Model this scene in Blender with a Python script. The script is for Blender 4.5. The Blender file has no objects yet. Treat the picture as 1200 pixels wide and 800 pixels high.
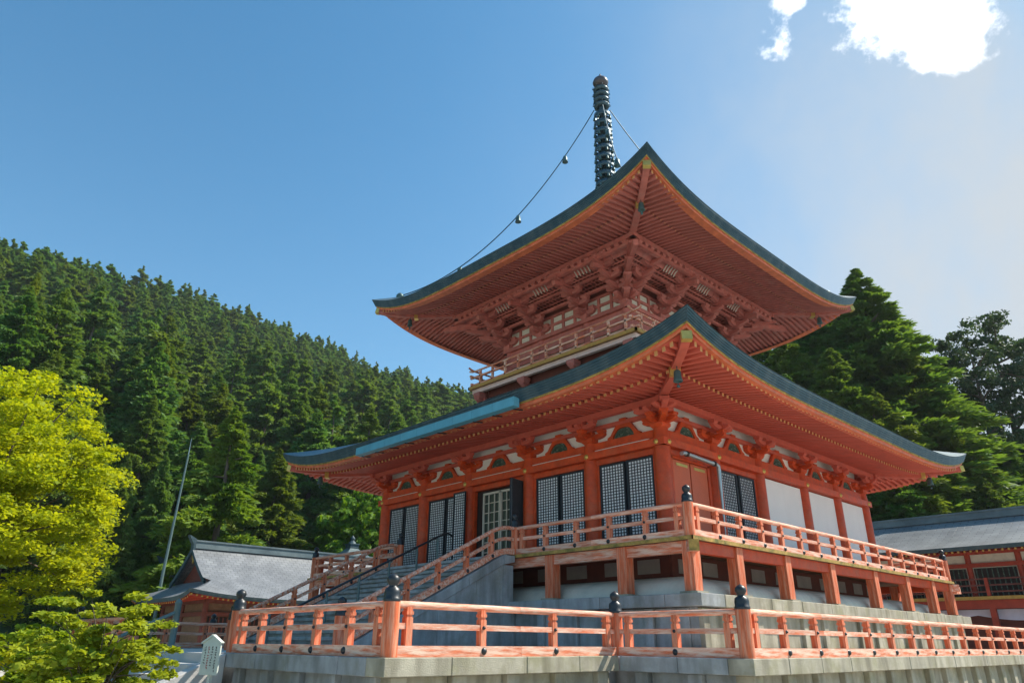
import bpy, math, random
import numpy as np
from mathutils import Vector, Matrix
R_ = math.radians
rng = random.Random(7)
scene = bpy.context.scene
COL = scene.collection

# ------------------------------------------------------------------ camera
CAM = Vector((18.766, -24.044, -2.394))
HEAD, PITCH, ROLL, FPX = 0.8169, 0.4005, 0.0081, 835.78       # px at 1200 x 800
_fw = Vector((-math.sin(HEAD)*math.cos(PITCH), math.cos(HEAD)*math.cos(PITCH), math.sin(PITCH)))
_rt = Vector((math.cos(HEAD), math.sin(HEAD), 0)); _up = _rt.cross(_fw)
RT = math.cos(ROLL)*_rt + math.sin(ROLL)*_up
UP = -math.sin(ROLL)*_rt + math.cos(ROLL)*_up
HDIR = Vector((-math.sin(HEAD), math.cos(HEAD), 0))
cd = bpy.data.cameras.new('camera'); cam = bpy.data.objects.new('camera', cd); COL.objects.link(cam)
cd.sensor_width = 36; cd.lens = FPX/1200*36; cd.clip_start = 0.1; cd.clip_end = 6000
m = Matrix((( RT.x, UP.x, -_fw.x, CAM.x), (RT.y, UP.y, -_fw.y, CAM.y), (RT.z, UP.z, -_fw.z, CAM.z), (0,0,0,1)))
cam.matrix_world = m
scene.camera = cam
def ray(px, py):
    return _fw*FPX + RT*(px-600) - UP*(py-400)
def at(px, py, dep):
    """point seen at a pixel of the photograph, at a horizontal depth in metres"""
    d = ray(px, py); return CAM + d*(dep/d.dot(HDIR))

# ------------------------------------------------------------------ light
SUN_AZ = math.atan2(0.47, 0.88)      # from +Y towards +X
SUN_EL = R_(48)
scene.view_settings.view_transform = 'Standard'; scene.view_settings.look = 'None'
scene.view_settings.gamma = 1.0; scene.view_settings.exposure = 0.8
sd = Vector((math.sin(SUN_AZ)*math.cos(SUN_EL), math.cos(SUN_AZ)*math.cos(SUN_EL), math.sin(SUN_EL)))
sl = bpy.data.lights.new('sun', 'SUN'); so = bpy.data.objects.new('sun', sl); COL.objects.link(so)
sl.energy = 4.6; sl.angle = R_(0.8); sl.color = (1.0, 0.93, 0.82)
so.rotation_euler = sd.to_track_quat('Z', 'Y').to_euler(); so.location = (60, 80, 120)

W = bpy.data.worlds.new('World'); scene.world = W; W.use_nodes = True
def build_world():
    nt = W.node_tree; nt.nodes.clear(); N = nt.nodes.new; L = nt.links.new
    out = N('ShaderNodeOutputWorld'); bg = N('ShaderNodeBackground'); bg.inputs[1].default_value = 0.15
    sky = N('ShaderNodeTexSky'); sky.sky_type = 'NISHITA'; sky.sun_disc = False
    sky.sun_elevation = SUN_EL; sky.sun_rotation = SUN_AZ
    sky.altitude = 600; sky.air_density = 1.0; sky.dust_density = .5; sky.ozone_density = 1.4
    tc = N('ShaderNodeTexCoord')
    def math_(op, a, b=None, c=None, clamp=False):
        n = N('ShaderNodeMath'); n.operation = op; n.use_clamp = clamp
        for i, v in enumerate((a, b, c)):
            if v is None: continue
            if isinstance(v, (int, float)): n.inputs[i].default_value = v
            else: L(v, n.inputs[i])
        return n.outputs[0]
    def bias(px, py, s, pw=2.0):          # broad bank of cloud round a direction
        d = ray(px, py).normalized()
        vm = N('ShaderNodeVectorMath'); vm.operation = 'DISTANCE'; L(tc.outputs['Generated'], vm.inputs[0]); vm.inputs[1].default_value = d
        q = math_('DIVIDE', vm.outputs['Value'], s); q = math_('POWER', q, pw); q = math_('MULTIPLY', q, -1.0)
        return math_('EXPONENT', q)
    nz = N('ShaderNodeTexNoise'); nz.inputs['Scale'].default_value = 13; nz.inputs['Detail'].default_value = 12; nz.inputs['Roughness'].default_value = .62
    cm = N('ShaderNodeMapping'); cm.inputs['Location'].default_value = (8.22, 3.0, 0); L(tc.outputs['Generated'], cm.inputs[0]); L(cm.outputs[0], nz.inputs['Vector'])
    nz2 = N('ShaderNodeTexNoise'); nz2.inputs['Scale'].default_value = 2.2; nz2.inputs['Detail'].default_value = 3
    L(tc.outputs['Generated'], nz2.inputs['Vector'])
    b = math_('MULTIPLY', bias(1088, -12, .102, 4.0), 1.05)
    b = math_('ADD', b, math_('MULTIPLY', bias(905, 50, .031, 3.0), .81))
    b = math_('ADD', b, math_('MULTIPLY', bias(926, -4, .026, 3.0), .75))
    b = math_('ADD', b, math_('MULTIPLY', nz2.outputs['Fac'], .15))
    v = math_('ADD', math_('MULTIPLY_ADD', nz.outputs['Fac'], 2.5, -1.10), b)
    mr = N('ShaderNodeMapRange'); mr.interpolation_type = 'SMOOTHSTEP'; L(v, mr.inputs[0])
    mr.inputs[1].default_value = .74; mr.inputs[2].default_value = 1.2
    # thin veil round the clouded sun side
    veil = math_('MULTIPLY', bias(1290, 310, .42), .85)
    wisp = math_('MULTIPLY', math_('MULTIPLY', bias(1020, 60, .26), nz.outputs['Fac']), .30)
    nz3 = N('ShaderNodeTexNoise'); nz3.inputs['Scale'].default_value = 5; nz3.inputs['Detail'].default_value = 7; nz3.inputs['Roughness'].default_value = .6
    mp3 = N('ShaderNodeMapping'); mp3.inputs['Rotation'].default_value = (.3,.5,.8); mp3.inputs['Scale'].default_value = (1,1,.35); L(tc.outputs['Generated'], mp3.inputs[0]); L(mp3.outputs[0], nz3.inputs['Vector'])
    veil = math_('MULTIPLY', veil, math_('MULTIPLY_ADD', nz3.outputs['Fac'], 1.5, .25))
    sx = N('ShaderNodeSeparateXYZ'); L(tc.outputs['Generated'], sx.inputs[0])
    hzn = math_('POWER', math_('SUBTRACT', 1.0, math_('ABSOLUTE', sx.outputs['Z']), clamp=True), 3.0)
    veil = math_('ADD', math_('ADD', veil, wisp), math_('MULTIPLY', hzn, .50), clamp=True)
    hs = N('ShaderNodeMixRGB'); hs.blend_type = 'MULTIPLY'; hs.inputs[0].default_value = 1; hs.inputs[2].default_value = (.30,.70,.78,1); L(sky.outputs[0], hs.inputs[1])
    m1 = N('ShaderNodeMixRGB'); L(veil, m1.inputs[0]); L(hs.outputs[0], m1.inputs[1]); m1.inputs[2].default_value = (2.35, 2.6, 2.85, 1)
    m2 = N('ShaderNodeMixRGB'); L(mr.outputs[0], m2.inputs[0]); L(m1.outputs[0], m2.inputs[1]); m2.inputs[2].default_value = (8.0, 8.0, 8.1, 1)
    L(m2.outputs[0], bg.inputs[0]); L(bg.outputs[0], out.inputs[0])
build_world()

# ------------------------------------------------------------------ materials
def node_mat(name):
    mt = bpy.data.materials.new(name); mt.use_nodes = True
    nt = mt.node_tree; return mt, nt, nt.nodes['Principled BSDF']
def mat(name, c, rough=.6, var=.25, scale=3.0, c2=None, stretch=(1,1,1), bump=.15, bscale=30, metal=0.0, thr=(.45,.62), spec=.35, rnd=0.0, drip=None):
    """base colour c, broken up by two noises; c2 is a second colour in worn patches; drip a streak colour"""
    mt, nt, p = node_mat(name); N = nt.nodes.new; L = nt.links.new
    tc = N('ShaderNodeTexCoord'); mp = N('ShaderNodeMapping'); mp.inputs['Scale'].default_value = stretch
    L(tc.outputs['Object'], mp.inputs[0])
    n1 = N('ShaderNodeTexNoise'); n1.inputs['Scale'].default_value = scale; n1.inputs['Detail'].default_value = 6; n1.inputs['Roughness'].default_value = .65
    L(mp.outputs[0], n1.inputs['Vector'])
    cr = N('ShaderNodeMapRange'); L(n1.outputs['Fac'], cr.inputs[0]); cr.inputs[1].default_value = .3; cr.inputs[2].default_value = .7
    cr.inputs[3].default_value = 1-var; cr.inputs[4].default_value = 1+var*.6
    mul = N('ShaderNodeVectorMath'); mul.operation = 'SCALE'; mul.inputs[0].default_value = c; L(cr.outputs[0], mul.inputs['Scale'])
    col = mul.outputs[0]
    if c2:
        n2 = N('ShaderNodeTexNoise'); n2.inputs['Scale'].default_value = scale*.6; n2.inputs['Detail'].default_value = 8; n2.inputs['Roughness'].default_value = .7
        mp2 = N('ShaderNodeMapping'); mp2.inputs['Scale'].default_value = stretch; mp2.inputs['Location'].default_value = (7.3, 2.1, 4.4)
        L(tc.outputs['Object'], mp2.inputs[0]); L(mp2.outputs[0], n2.inputs['Vector'])
        r2 = N('ShaderNodeMapRange'); L(n2.outputs['Fac'], r2.inputs[0]); r2.inputs[1].default_value = thr[0]; r2.inputs[2].default_value = thr[1]
        mx = N('ShaderNodeMixRGB'); L(r2.outputs[0], mx.inputs[0]); L(col, mx.inputs[1]); mx.inputs[2].default_value = (*c2, 1); col = mx.outputs[0]
    if drip:
        n3 = N('ShaderNodeTexNoise'); n3.inputs['Scale'].default_value = 2.2; n3.inputs['Detail'].default_value = 5
        mp3 = N('ShaderNodeMapping'); mp3.inputs['Scale'].default_value = (1.5, 1.5, .28); L(tc.outputs['Object'], mp3.inputs[0]); L(mp3.outputs[0], n3.inputs['Vector'])
        r3 = N('ShaderNodeMapRange'); L(n3.outputs['Fac'], r3.inputs[0]); r3.inputs[1].default_value = .44; r3.inputs[2].default_value = .74; r3.inputs[4].default_value = .85
        mx = N('ShaderNodeMixRGB'); L(r3.outputs[0], mx.inputs[0]); L(col, mx.inputs[1]); mx.inputs[2].default_value = (*drip, 1); col = mx.outputs[0]
    if rnd:
        oi = N('ShaderNodeObjectInfo'); rr = N('ShaderNodeMapRange'); L(oi.outputs['Random'], rr.inputs[0]); rr.inputs[3].default_value = 1-rnd; rr.inputs[4].default_value = 1+rnd
        ml = N('ShaderNodeVectorMath'); ml.operation = 'SCALE'; L(col, ml.inputs[0]); L(rr.outputs[0], ml.inputs['Scale']); col = ml.outputs[0]
    L(col, p.inputs['Base Color'])
    rg = N('ShaderNodeMapRange'); L(n1.outputs['Fac'], rg.inputs[0]); rg.inputs[3].default_value = max(0, rough-.12); rg.inputs[4].default_value = min(1, rough+.15); L(rg.outputs[0], p.inputs['Roughness'])
    p.inputs['Metallic'].default_value = metal; p.inputs['Specular IOR Level'].default_value = spec
    if bump:
        nb = N('ShaderNodeTexNoise'); nb.inputs['Scale'].default_value = bscale; nb.inputs['Detail'].default_value = 6; L(mp.outputs[0], nb.inputs['Vector'])
        bp = N('ShaderNodeBump'); bp.inputs['Strength'].default_value = bump; bp.inputs['Distance'].default_value = .03; L(nb.outputs['Fac'], bp.inputs['Height']); L(bp.outputs[0], p.inputs['Normal'])
    return mt
M = {}
M['red'] = mat('vermilion_paint', (.60,.072,.014), .5, .3, 3.5, c2=(.50,.12,.05), thr=(.5,.8), rnd=.1)
M['red_soft'] = mat('vermilion_soffit', (.55,.112,.07), .6, .2, 3.0, rnd=.10)  # lifted, pinker vermilion: fill light under the eaves put into the colour
M['red_upper'] = mat('vermilion_upper', (.50,.145,.11), .65, .3, 3.0, c2=(.46,.21,.17), thr=(.52,.75), rnd=.10)  # same vermilion, dulled to pink to carry haze and sky light
M['fascia'] = mat('sky_lit_eave_board', (.64,.16,.065), .55, .3, 4, c2=(.50,.10,.05), thr=(.5,.75))  # vermilion brightened to orange to carry sky and ground light
M['rail'] = mat('weathered_vermilion', (.72,.18,.075), .65, .35, 5, c2=(.82,.57,.43), stretch=(.45,4,4), thr=(.42,.62), rnd=.12, bump=.3)
M['rail_post'] = mat('weathered_post', (.66,.14,.05), .65, .4, 5, c2=(.74,.40,.26), stretch=(5,5,.4), thr=(.45,.75), rnd=.08, bump=.3)
M['white'] = mat('white_plaster', (.80,.78,.72), .85, .06, 1.5, bump=.05)
M['white_old'] = mat('old_plaster', (.68,.62,.51), .9, .14, 2.2, c2=(.42,.40,.34), thr=(.55,.8), bump=.1)
M['panel_white'] = mat('white_panel', (.87,.84,.79), .6, .05, 1.0, bump=.04, drip=(.82,.79,.74))
M['grey_panel'] = mat('dusty_panel', (.36,.33,.30), .9, .2, 2)
M['gold'] = mat('yellow_ochre_paint', (.50,.27,.055), .5, .25, 6, bump=.05)
M['rafter_end'] = mat('ochre_rafter_end', (.58,.30,.11), .6, .25, 6, bump=.05)
M['gilt'] = mat('gilt_metal', (.65,.45,.12), .35, .2, 6, bump=.05, metal=.6)
M['moss_edge'] = mat('mossy_board', (.42,.27,.07), .8, .4, 6, c2=(.12,.12,.03), thr=(.45,.65), bump=.3)
M['black'] = mat('black_metal', (.018,.022,.025), .38, .2, 6, bump=.05, spec=.5)
M['copper'] = mat('patinated_copper', (.032,.072,.086), .55, .35, 1.6, c2=(.02,.046,.06), stretch=(1,1,5), thr=(.4,.65), bump=.12, spec=.5, drip=(.075,.105,.11))
M['copper_roof'] = mat('copper_sheet_roof', (.12,.16,.17), .4, .3, 1.2, c2=(.19,.23,.23), thr=(.45,.7), spec=.5)
M['gutter'] = mat('blue_green_gutter', (.10,.33,.42), .4, .15, 2, bump=.03)
M['bronze'] = mat('verdigris_bronze', (.07,.13,.13), .45, .3, 5, c2=(.14,.30,.27), thr=(.55,.75), metal=.3)
M['spire'] = mat('dark_bronze', (.05,.095,.12), .4, .3, 4, c2=(.13,.15,.14), thr=(.55,.75), metal=.4)
M['stone'] = mat('sunlit_granite', (.41,.37,.28), .85, .28, 2.2, c2=(.27,.25,.13), thr=(.48,.72), bump=.35, bscale=45, rnd=.10, drip=(.15,.13,.085))  # warm sunlight on the right-hand faces mixed into the stone colour
M['stone_shaded'] = mat('shaded_granite', (.36,.37,.37), .8, .28, 2.0, c2=(.24,.24,.19), thr=(.48,.72), bump=.35, bscale=45, rnd=.13, drip=(.15,.155,.14))  # same stone with the cool shade of the front faces painted in
M['paving'] = mat('pale_paving', (.55,.53,.50), .85, .15, 1.5, bump=.2, rnd=.06)
M['lattice'] = mat('lattice_black', (.022,.028,.036), .5, .2, 5, bump=0)
M['paper'] = mat('shoji_paper', (.86,.87,.89), .8, .05, 2, bump=0)
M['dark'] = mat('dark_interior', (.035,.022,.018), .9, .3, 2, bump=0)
M['dark_wood'] = mat('dark_red_wood', (.16,.045,.03), .7, .3, 3)
M['dark_green'] = mat('painted_carving', (.05,.09,.065), .6, .5, 14, c2=(.22,.24,.18), thr=(.52,.62))
M['wood'] = mat('brown_wood', (.20,.11,.06), .7, .35, 4, bump=.2)
M['pipe'] = mat('galvanised_pipe', (.40,.47,.48), .35, .15, 4, metal=.6, bump=.05)
M['grey_post'] = mat('dark_green_metal', (.10,.15,.145), .4, .15, 4, bump=.03, spec=.5)
M['earth'] = mat('gravel_ground', (.50,.47,.41), .95, .25, .35, c2=(.30,.28,.22), thr=(.5,.7), bump=.5, bscale=60)
M['hill'] = mat('forest_floor', (.05,.08,.025), 1, .4, .1, bump=0)
M['bark'] = mat('bark', (.13,.10,.075), .95, .3, 3, stretch=(4,4,.5), bump=.5)
M['sign_white'] = mat('sign_board', (.62,.66,.58), .6, .12, 5, bump=.05)
M['sign_ink'] = mat('sign_ink', (.06,.05,.05), .8, .1, 5, bump=0)
M['sign_red'] = mat('sign_red_ink', (.42,.06,.05), .8, .1, 5, bump=0)
M['curtain'] = mat('pale_curtain', (.66,.60,.68), .9, .1, 3, bump=0)

def tile_mat(name, c, c2, fx, fy):
    """sheet-copper shingles: courses along the slope from the mesh UV"""
    mt, nt, p = node_mat(name); N = nt.nodes.new; L = nt.links.new
    uv = N('ShaderNodeUVMap'); br = N('ShaderNodeTexBrick')
    mp = N('ShaderNodeMapping'); mp.inputs['Scale'].default_value = (fx, fy, 1); L(uv.outputs[0], mp.inputs[0]); L(mp.outputs[0], br.inputs['Vector'])
    br.inputs['Color1'].default_value = (*c, 1); br.inputs['Color2'].default_value = (*c2, 1); br.inputs['Mortar'].default_value = (c[0]*.45, c[1]*.45, c[2]*.45, 1)
    br.inputs['Scale'].default_value = 1; br.inputs['Mortar Size'].default_value = .035; br.inputs['Brick Width'].default_value = 1; br.inputs['Row Height'].default_value = 1
    n1 = N('ShaderNodeTexNoise'); n1.inputs['Scale'].default_value = .8; n1.inputs['Detail'].default_value = 6
    tc = N('ShaderNodeTexCoord'); L(tc.outputs['Object'], n1.inputs['Vector'])
    r = N('ShaderNodeMapRange'); L(n1.outputs['Fac'], r.inputs[0]); r.inputs[1].default_value = .3; r.inputs[2].default_value = .7; r.inputs[3].default_value = .75; r.inputs[4].default_value = 1.2
    ml = N('ShaderNodeVectorMath'); ml.operation = 'SCALE'; L(br.outputs['Color'], ml.inputs[0]); L(r.outputs[0], ml.inputs['Scale']); L(ml.outputs[0], p.inputs['Base Color'])
    bp = N('ShaderNodeBump'); bp.inputs['Strength'].default_value = .5; bp.inputs['Distance'].default_value = .02; L(br.outputs['Fac'], bp.inputs['Height']); bp.invert = True; L(bp.outputs[0], p.inputs['Normal'])
    p.inputs['Roughness'].default_value = .42; p.inputs['Metallic'].default_value = .15
    return mt
M['shingle'] = tile_mat('grey_shingle', (.20,.205,.21), (.25,.255,.255), 46, 26)
M['shingle_green'] = tile_mat('green_copper_shingle', (.10,.15,.16), (.13,.18,.185), 60, 30)

def leaf_mat(name, c, c2, trans=.35, rnd=.2, scale=.35, spec=.25):
    mt, nt, p = node_mat(name); N = nt.nodes.new; L = nt.links.new
    tc = N('ShaderNodeTexCoord'); oi = N('ShaderNodeObjectInfo')
    n1 = N('ShaderNodeTexNoise'); n1.inputs['Scale'].default_value = scale; n1.inputs['Detail'].default_value = 5; n1.inputs['Roughness'].default_value = .7
    L(tc.outputs['Object'], n1.inputs['Vector'])
    ad = N('ShaderNodeMath'); ad.operation = 'MULTIPLY_ADD'; L(oi.outputs['Random'], ad.inputs[0]); ad.inputs[1].default_value = .5; L(n1.outputs['Fac'], ad.inputs[2])
    r = N('ShaderNodeMapRange'); L(ad.outputs[0], r.inputs[0]); r.inputs[1].default_value = .42; r.inputs[2].default_value = 1.05
    mx = N('ShaderNodeMixRGB'); L(r.outputs[0], mx.inputs[0]); mx.inputs[1].default_value = (*c, 1); mx.inputs[2].default_value = (*c2, 1)
    rr = N('ShaderNodeMapRange'); L(oi.outputs['Random'], rr.inputs[0]); rr.inputs[3].default_value = 1+rnd; rr.inputs[4].default_value = 1-rnd
    ml = N('ShaderNodeVectorMath'); ml.operation = 'SCALE'; L(mx.outputs[0], ml.inputs[0]); L(rr.outputs[0], ml.inputs['Scale'])
    L(ml.outputs[0], p.inputs['Base Color']); p.inputs['Roughness'].default_value = .6; p.inputs['Specular IOR Level'].default_value = spec
    tr = N('ShaderNodeBsdfTranslucent'); sc2 = N('ShaderNodeVectorMath'); sc2.operation = 'MULTIPLY'; L(ml.outputs[0], sc2.inputs[0]); sc2.inputs[1].default_value = (1.5, 1.35, .5)
    L(sc2.outputs[0], tr.inputs['Color'])
    ms = N('ShaderNodeMixShader'); ms.inputs[0].default_value = trans; L(p.outputs[0], ms.inputs[1]); L(tr.outputs[0], ms.inputs[2])
    L(ms.outputs[0], nt.nodes['Material Output'].inputs['Surface'])
    return mt
M['cedar'] = leaf_mat('cedar_foliage', (.055,.135,.028), (.18,.255,.038), .4, .28)
M['cedar_far'] = leaf_mat('far_conifer_foliage', (.06,.145,.036), (.18,.27,.05), .4, .3)
M['cedar_bright'] = leaf_mat('bright_cedar_foliage', (.075,.165,.02), (.22,.28,.035), .42)
M['pine'] = leaf_mat('blue_green_foliage', (.028,.065,.038), (.06,.105,.045), .3)
M['maple'] = leaf_mat('maple_leaves', (.19,.29,.012), (.50,.51,.016), .52, .1, .8)
M['shrub'] = leaf_mat('young_leaves', (.16,.26,.015), (.34,.40,.03), .45, .1, 1.2)
M['broad'] = leaf_mat('broadleaf', (.06,.17,.012), (.17,.28,.02), .4, .15, .6)

# ------------------------------------------------------------------ mesh builder
class MB:
    def __init__(s): s.v = []; s.f = []; s.mi = []; s.sm = []
    def add(s, vs, fs, mi=0, smooth=False):
        b = len(s.v); s.v += [tuple(x) for x in vs]
        for f in fs: s.f.append(tuple(i+b for i in f)); s.mi.append(mi); s.sm.append(smooth)
    def box(s, x0, x1, y0, y1, z0, z1, mi=0):
        if x0 > x1: x0, x1 = x1, x0
        if y0 > y1: y0, y1 = y1, y0
        if z0 > z1: z0, z1 = z1, z0
        s.add([(x0,y0,z0),(x1,y0,z0),(x1,y1,z0),(x0,y1,z0),(x0,y0,z1),(x1,y0,z1),(x1,y1,z1),(x0,y1,z1)],
              [(3,2,1,0),(4,5,6,7),(0,1,5,4),(1,2,6,5),(2,3,7,6),(3,0,4,7)], mi)
    def beam(s, a, b, w, h, mi=0, end=None):
        """rectangular bar a to b (centre line), width w across, height h up"""
        a = Vector(a); b = Vector(b); d = (b-a).normalized(); up = Vector((0,0,1))
        if abs(d.z) > .95: up = Vector((0,1,0))
        sx = d.cross(up).normalized(); uy = sx.cross(d)
        vs = []
        for p in (a, b):
            for i, j in ((-1,-1),(1,-1),(1,1),(-1,1)): vs.append(p+sx*(i*w/2)+uy*(j*h/2))
        s.add(vs, [(0,1,5,4),(1,2,6,5),(2,3,7,6),(3,0,4,7),(3,2,1,0)], mi)
        s.add(vs[4:], [(0,1,2,3)], mi if end is None else end)
    def tube(s, pts, r, n=8, mi=0, cap=True, smooth=True):
        pts = [Vector(p) for p in pts]; rs = r if isinstance(r, (list, tuple)) else [r]*len(pts)
        vs = []; ref = None
        for i, p in enumerate(pts):
            d = (pts[min(i+1, len(pts)-1)]-pts[max(i-1, 0)]).normalized()
            if ref is None: ref = Vector((0,0,1)) if abs(d.z) < .9 else Vector((1,0,0))
            sx = d.cross(ref).normalized(); uy = sx.cross(d).normalized()
            for k in range(n):
                a = 2*math.pi*k/n; vs.append(p+(sx*math.cos(a)+uy*math.sin(a))*rs[i])
        fs = []
        for i in range(len(pts)-1):
            for k in range(n): fs.append((i*n+k, i*n+(k+1)%n, (i+1)*n+(k+1)%n, (i+1)*n+k))
        s.add(vs, fs, mi, smooth)
        if cap:
            s.add(vs[:n], [tuple(range(n-1, -1, -1))], mi); s.add(vs[-n:], [tuple(range(n))], mi)
    def lathe(s, prof, c=(0,0,0), n=14, mi=0, smooth=True):
        vs = []; fs = []
        for r, z in prof:
            for k in range(n):
                a = 2*math.pi*k/n; vs.append((c[0]+r*math.cos(a), c[1]+r*math.sin(a), c[2]+z))
        for i in range(len(prof)-1):
            for k in range(n): fs.append((i*n+k, i*n+(k+1)%n, (i+1)*n+(k+1)%n, (i+1)*n+k))
        s.add(vs, fs, mi, smooth)
    def prism(s, poly, o, a, b, n, mi=0):
        """polygon poly (2D) in the plane o + p*a + q*b, extruded along vector n"""
        o, a, b, n = Vector(o), Vector(a), Vector(b), Vector(n); k = len(poly)
        v0 = [o+a*p+b*q for p, q in poly]; v1 = [x+n for x in v0]
        s.add(v0+v1, [tuple(range(k-1,-1,-1)), tuple(range(k, 2*k))]+[(i,(i+1)%k,(i+1)%k+k,i+k) for i in range(k)], mi)
    def grid(s, rows, mi=0, smooth=True, flip=False):
        nr = len(rows); nc = len(rows[0]); vs = [p for r in rows for p in r]; fs = []
        for i in range(nr-1):
            for j in range(nc-1):
                f = (i*nc+j, i*nc+j+1, (i+1)*nc+j+1, (i+1)*nc+j); fs.append(f[::-1] if flip else f)
        s.add(vs, fs, mi, smooth)
    def mesh(s, name, mats):
        me = bpy.data.meshes.new(name); me.from_pydata(s.v, [], s.f)
        for x in (mats if isinstance(mats, (list, tuple)) else [mats]): me.materials.append(x)
        me.polygons.foreach_set('material_index', s.mi); me.polygons.foreach_set('use_smooth', s.sm); me.update()
        return me
    def build(s, name, mats, parent=None):
        return link(name, s.mesh(name, mats), parent)
def link(name, data, parent=None, mw=None):
    o = bpy.data.objects.new(name, data); COL.objects.link(o)
    if parent: o.parent = parent
    if mw is not None: o.matrix_local = mw
    return o
def tag(o, label, cat, group=None):
    o['label'] = label; o['category'] = cat
    if group: o['group'] = group
    return o
def thing(name, label, cat, group=None, loc=None):
    o = link(name, None); tag(o, label, cat, group); o.empty_display_size = .5
    if loc is not None: o.location = loc
    return o
def struct(o): o['kind'] = 'structure'; return o
def stuff(o): o['kind'] = 'stuff'; return o
def F(k, u, o, z=0.0):
    """point on side k of a square building: u along the side, o outwards"""
    return ((u,-o,z), (o,u,z), (-u,o,z), (-o,-u,z))[k]
def fbox(mb, k, u0, u1, o0, o1, z0, z1, mi=0):
    a = F(k,u0,o0); b = F(k,u1,o1); mb.box(a[0],b[0],a[1],b[1],z0,z1,mi)
def fmw(k, u, o, z, sc=(1,1,1), yaw=0):
    return Matrix.Translation(F(k,u,o,z)) @ Matrix.Rotation(k*math.pi/2+yaw, 4, 'Z') @ Matrix.Diagonal((*sc,1))
SIDES = (0, 1)          # the two sides in view; the other two only where they show or shade

# ------------------------------------------------------------------ ground and hill
def build_ground():
    mb = MB(); n = 40; rows = []
    for i in range(n+1):
        rows.append([(-1500+3000*j/n, -1500+3000*i/n, -4.2) for j in range(n+1)])
    mb.grid(rows, smooth=False); struct(mb.build('ground', M['earth']))
build_ground()
RIDGE = [(-300,-240,62),(-120,-245,98),(-7,-253,105),(47,-258,108),(98,-279,115),(144,-289,116),(220,-300,120),(277,-302,122),(450,-310,110),(700,-320,60)]   # y, x, z
def ridge(y):
    for a, b in zip(RIDGE, RIDGE[1:]):
        if y <= b[0]:
            t = max(0, (y-a[0])/(b[0]-a[0])); return a[1]+(b[1]-a[1])*t, a[2]+(b[2]-a[2])*t
    return RIDGE[-1][1:]
def hz(x, y):
    xr, zr = ridge(y); xf = -47 - 10*math.sin(y*.03)
    s = (xf-x)/(xf-xr)
    if s <= 0: return -4.2 + 0*s
    if s > 1: return zr - (s-1)*(xf-xr)*.25
    return -4.2 + (zr+4.2)*(s**1.08) + 3*math.sin(x*.06+y*.045)*min(1, s*4)*(1-s*.5)
def build_hill():
    mb = MB(); rows = []
    for i in range(61):
        y = -300 + i*1000/60; rows.append([(-30-j*8.5, y, hz(-30-j*8.5, y)-.05-.3*(j < 2)) for j in range(48)])
    mb.grid(rows, flip=True); struct(mb.build('hillside', M['hill']))
build_hill()

# ------------------------------------------------------------------ roof profile of the pagoda
class Eave:
    def __init__(s, R, z, lift, p, r0): s.R, s.z, s.lift, s.p, s.r0 = R, z, lift, p, r0
    def L(s, u): return s.lift*min(1.2, abs(u)/s.R)**s.p
    def lf(s, r, u): return s.L(u)*max(0, (r-s.r0)/(s.R-s.r0))
LOW = Eave(10.37, 4.44, .74, 5, 7.0); UPP = Eave(8.05, 11.62, 1.0, 4, 5.0)
LOW.base = lambda r, u: 4.27-.13*(r-7.4)+LOW.lf(r,u); LOW.fly = lambda r, u: 4.20-.20*(r-8.7)+LOW.lf(r,u)
UPP.base = lambda r, u: 11.74-.15*(r-5.2)+UPP.lf(r,u); UPP.fly = lambda r, u: 11.62-.29*(r-6.3)+UPP.lf(r,u)
LOW.rin, LOW.rmid, LOW.rout = 7.0, 8.85, 10.02
UPP.rin, UPP.rmid, UPP.rout = 4.6, 6.45, 7.74
S41 = [math.sin(i/20*math.pi/2) if False else i/20 for i in range(-20, 21)]
US = [math.copysign(abs(x)**.8, x) for x in S41]      # denser towards the corners

pagoda = thing('pagoda', 'vermilion two-storey pagoda with dark copper roofs and tall ringed spire', 'pagoda')

def sweep(E, prof, name, mats, parent, mi=None, sides=(0,1,2,3), closed=False):
    """profile of (inset, drop) swept round the eave, mitred at the corners"""
    mb = MB()
    for k in sides:
        rows = []
        for off, dz in prof:
            r = E.R-off; rows.append([F(k, u*r, r, E.z+E.L(u*E.R)+dz) for u in US])
        for i in range(len(rows)-1):
            mb.grid([rows[i], rows[i+1]], mi[i] if mi else 0, smooth=True, flip=True)
    return mb.build(name, mats, parent)

def roof_shell(E, rtop, ztop, bulge, name, parent):
    mb = MB(); NT = 14; uvs = []
    for k in range(4):
        rows = []
        for i in range(NT+1):
            t = i/NT; r = E.R+(rtop-E.R)*t; zm = E.z+(ztop-E.z)*(bulge*t+(1-bulge)*t*t)
            rows.append([F(k, u*r, r, zm+E.L(u*E.R)*(1-t)**2) for u in US])
        mb.grid(rows, 0, True)
    o = mb.build(name, M['shingle_green'], parent)
    add_uv(o.data, 41, NT+1)
    return o
def add_uv(me, nc, nr):
    uv = me.uv_layers.new(name='UVMap'); per = nc*nr
    for l in me.loops:
        i = l.vertex_index % per; uv.data[l.index].uv = ((i % nc)/(nc-1), (i//nc)/(nr-1))

def rafter_mesh(name, mats):
    mb = MB(); mb.beam((0,0,0), (1,0,0), 1, 1, 0, end=1); return mb.mesh(name, mats)

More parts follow.
